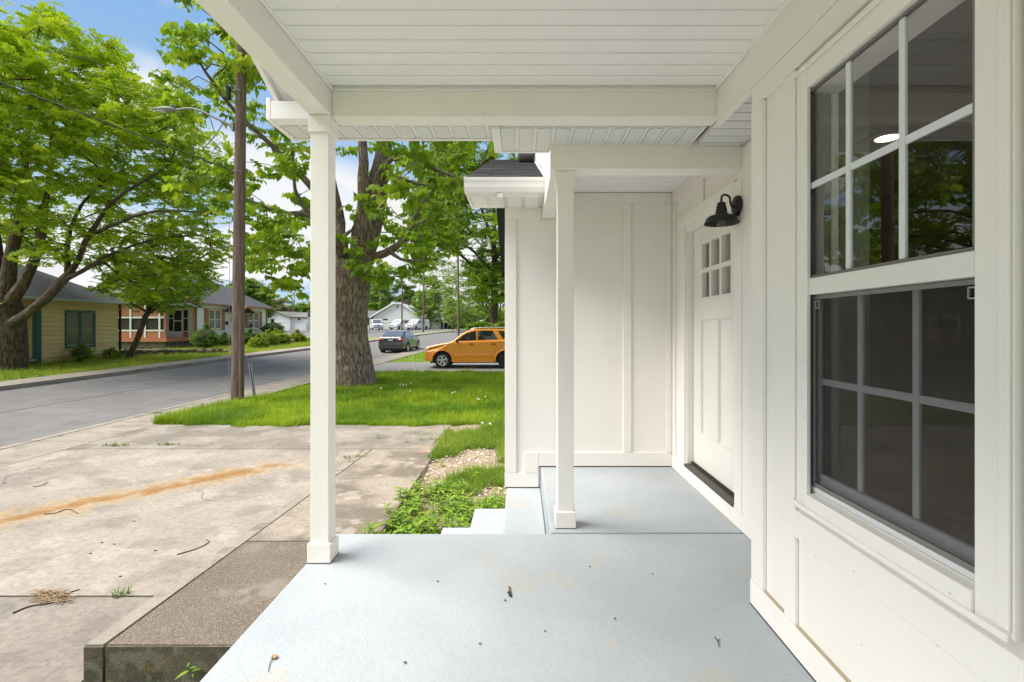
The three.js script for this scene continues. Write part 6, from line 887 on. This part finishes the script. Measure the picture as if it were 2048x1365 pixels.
// ---------------------------------------------------------------- litter: twigs, seed cases, a dry heap
{
  const tw = std({ color: lin(0.06, 0.042, 0.03), roughness: 0.95 }), dry = std({ color: lin(0.30, 0.21, 0.12), roughness: 0.95 }), r = rng(701);
  const onDrive = (a, b) => { const d = 2.09 / ((b - CY) / F + 0.0165); return V((a - CX) / F * d, gy(d) + 0.010, d); }, onPorch = (a, b) => { const d = EYE * F / (b - CY); return V((a - CX) / F * d, 0.004, d); };
  const twig = (label, P, rad) => rebaseMesh(single('twig', tubeR(new THREE.CatmullRomCurve3(P).getPoints(14), Array.from({ length: 15 }, (_, i) => rad * (1 - 0.5 * i / 14)), 6), tw, label, 'twig'), P[0]);
  twig('long bent twig lying on the driveway beside the walkway kerb', [onDrive(354, 1112), onDrive(385, 1103), onDrive(405, 1095), onDrive(418, 1086), onDrive(412, 1082)], 0.006);
  twig('thin twig on the driveway past the rust streak', [onDrive(65, 976), onDrive(82, 973), onDrive(96, 966)], 0.006); twig('short twig crossing the rust streak', [onDrive(88, 1031), onDrive(110, 1029), onDrive(132, 1021), onDrive(157, 1030)], 0.006); twig('forked twig lying along the dry stems in the driveway joint', [onDrive(25, 1230), onDrive(60, 1216), onDrive(100, 1210), onDrive(135, 1190), onDrive(158, 1182)], 0.008); twig('dark short twig on the walkway in front of the weeds', [onDrive(750, 930), onDrive(765, 926), onDrive(780, 924)], 0.006);
  const heap = []; for (let i = 0; i < 90; i++) { const p = onDrive(60 + 90 * (r() + r()) / 2 + 0, 1188 + 22 * r()), a = r() * 6.28, L = 0.03 + 0.06 * r(), h = 0.004 + 0.02 * r(); heap.push(tubeR([p.clone().add(new THREE.Vector3(-Math.cos(a) * L, h, -Math.sin(a) * L * 0.5)), p.clone().add(new THREE.Vector3(Math.cos(a) * L, h * 0.6, Math.sin(a) * L * 0.5))], [0.0028, 0.002], 4)); } { const m = single('dry_stems', heap, dry, 'loose heap of dry brown stems in the driveway joint', 'debris'); m.userData.kind = 'stuff'; rebaseMesh(m, onDrive(105, 1198)); }
  { const t = thing('seed_case', 'tan split seed case with a thin dark stalk on the blue-grey porch floor', 'seed'), p = onPorch(548, 1318), q = onPorch(536, 1345); for (const s of [-1, 1]) { const g = new THREE.SphereGeometry(0.009, 12, 8); g.scale(0.8, 0.7, 1.1); g.translate(p.x + s * 0.006, 0.0075, p.z + s * 0.001); mesh('half', g, std({ color: lin(0.42, 0.28, 0.14), roughness: 0.7 }), t); } mesh('stalk', tubeR([p.clone().setY(0.006), onPorch(540, 1328).setY(0.004), q.setY(0.003)], [0.0014, 0.0014, 0.001], 5), tw, t); rebase(t, p); }
  { const t = thing('bud_cluster', 'small dark bud cluster lying in the middle of the porch floor', 'debris'), p = onPorch(1019, 1188); mesh('stalk', tubeR([onPorch(1018, 1176).setY(0.006), onPorch(1021, 1195).setY(0.005)], [0.004, 0.003], 6), std({ color: lin(0.12, 0.08, 0.05) }), t); for (const [a, b] of [[1017, 1188], [1021, 1190], [1019, 1193], [1022, 1195]]) { const g = new THREE.SphereGeometry(0.0055, 8, 6); const v = onPorch(a, b); g.translate(v.x, 0.0055, v.z); mesh('bud', g, M.dark, t); } rebase(t, p); }
  { const t = thing('leaf_stalk', 'small broken dark leaf stalk near the window wall on the porch floor', 'debris'); mesh('stalk', [tubeR([onPorch(1430, 1277).setY(0.004), onPorch(1436, 1287).setY(0.008), onPorch(1439, 1297).setY(0.004)], [0.002, 0.002, 0.0014], 5), tubeR([onPorch(1436, 1285).setY(0.006), onPorch(1441, 1281).setY(0.005)], [0.0018, 0.001], 5)], tw, t); rebase(t, onPorch(1435, 1287)); }
  const bits = [[810, 1328], [1010, 1203], [650, 1170], [1230, 1240], [1305, 1150], [1180, 1135], [960, 1290], [875, 1165], [1090, 1265]]; bits.forEach(([a, b], i) => { const p = onPorch(a, b), g = new THREE.IcosahedronGeometry(0.004 + 0.002 * r(), 0); g.scale(1.3, 0.5, 0.8); g.translate(0, 0.001, 0); const m = single('grit', g, tw, 'tiny dark crumb of grit on the porch floor', 'debris', 'grit on the porch floor'); m.position.copy(p); });
  for (const [a, b] of [[203, 1088], [228, 1091], [310, 1104], [240, 1156], [268, 1045], [180, 1110]]) { const p = onDrive(a, b), g = new THREE.IcosahedronGeometry(0.011, 0); g.scale(1.4, 0.4, 0.6); const m = single('seed_husk', g, tw, 'small dark husk lying on the driveway concrete', 'debris', 'husks on the driveway'); m.position.copy(p); }
  { const g = new THREE.IcosahedronGeometry(0.035, 1); g.scale(1.4, 0.6, 1); const m = single('brick_fragment', g, std({ color: lin(0.42, 0.17, 0.10), roughness: 0.9 }), 'small reddish brick fragment at the edge of the walkway', 'debris'); m.position.copy(onDrive(848, 907)); }
}
scene.traverse((o) => { if (o.isMesh || o.isInstancedMesh) { o.castShadow = true; o.receiveShadow = true; } });
renderer.render(scene, camera);
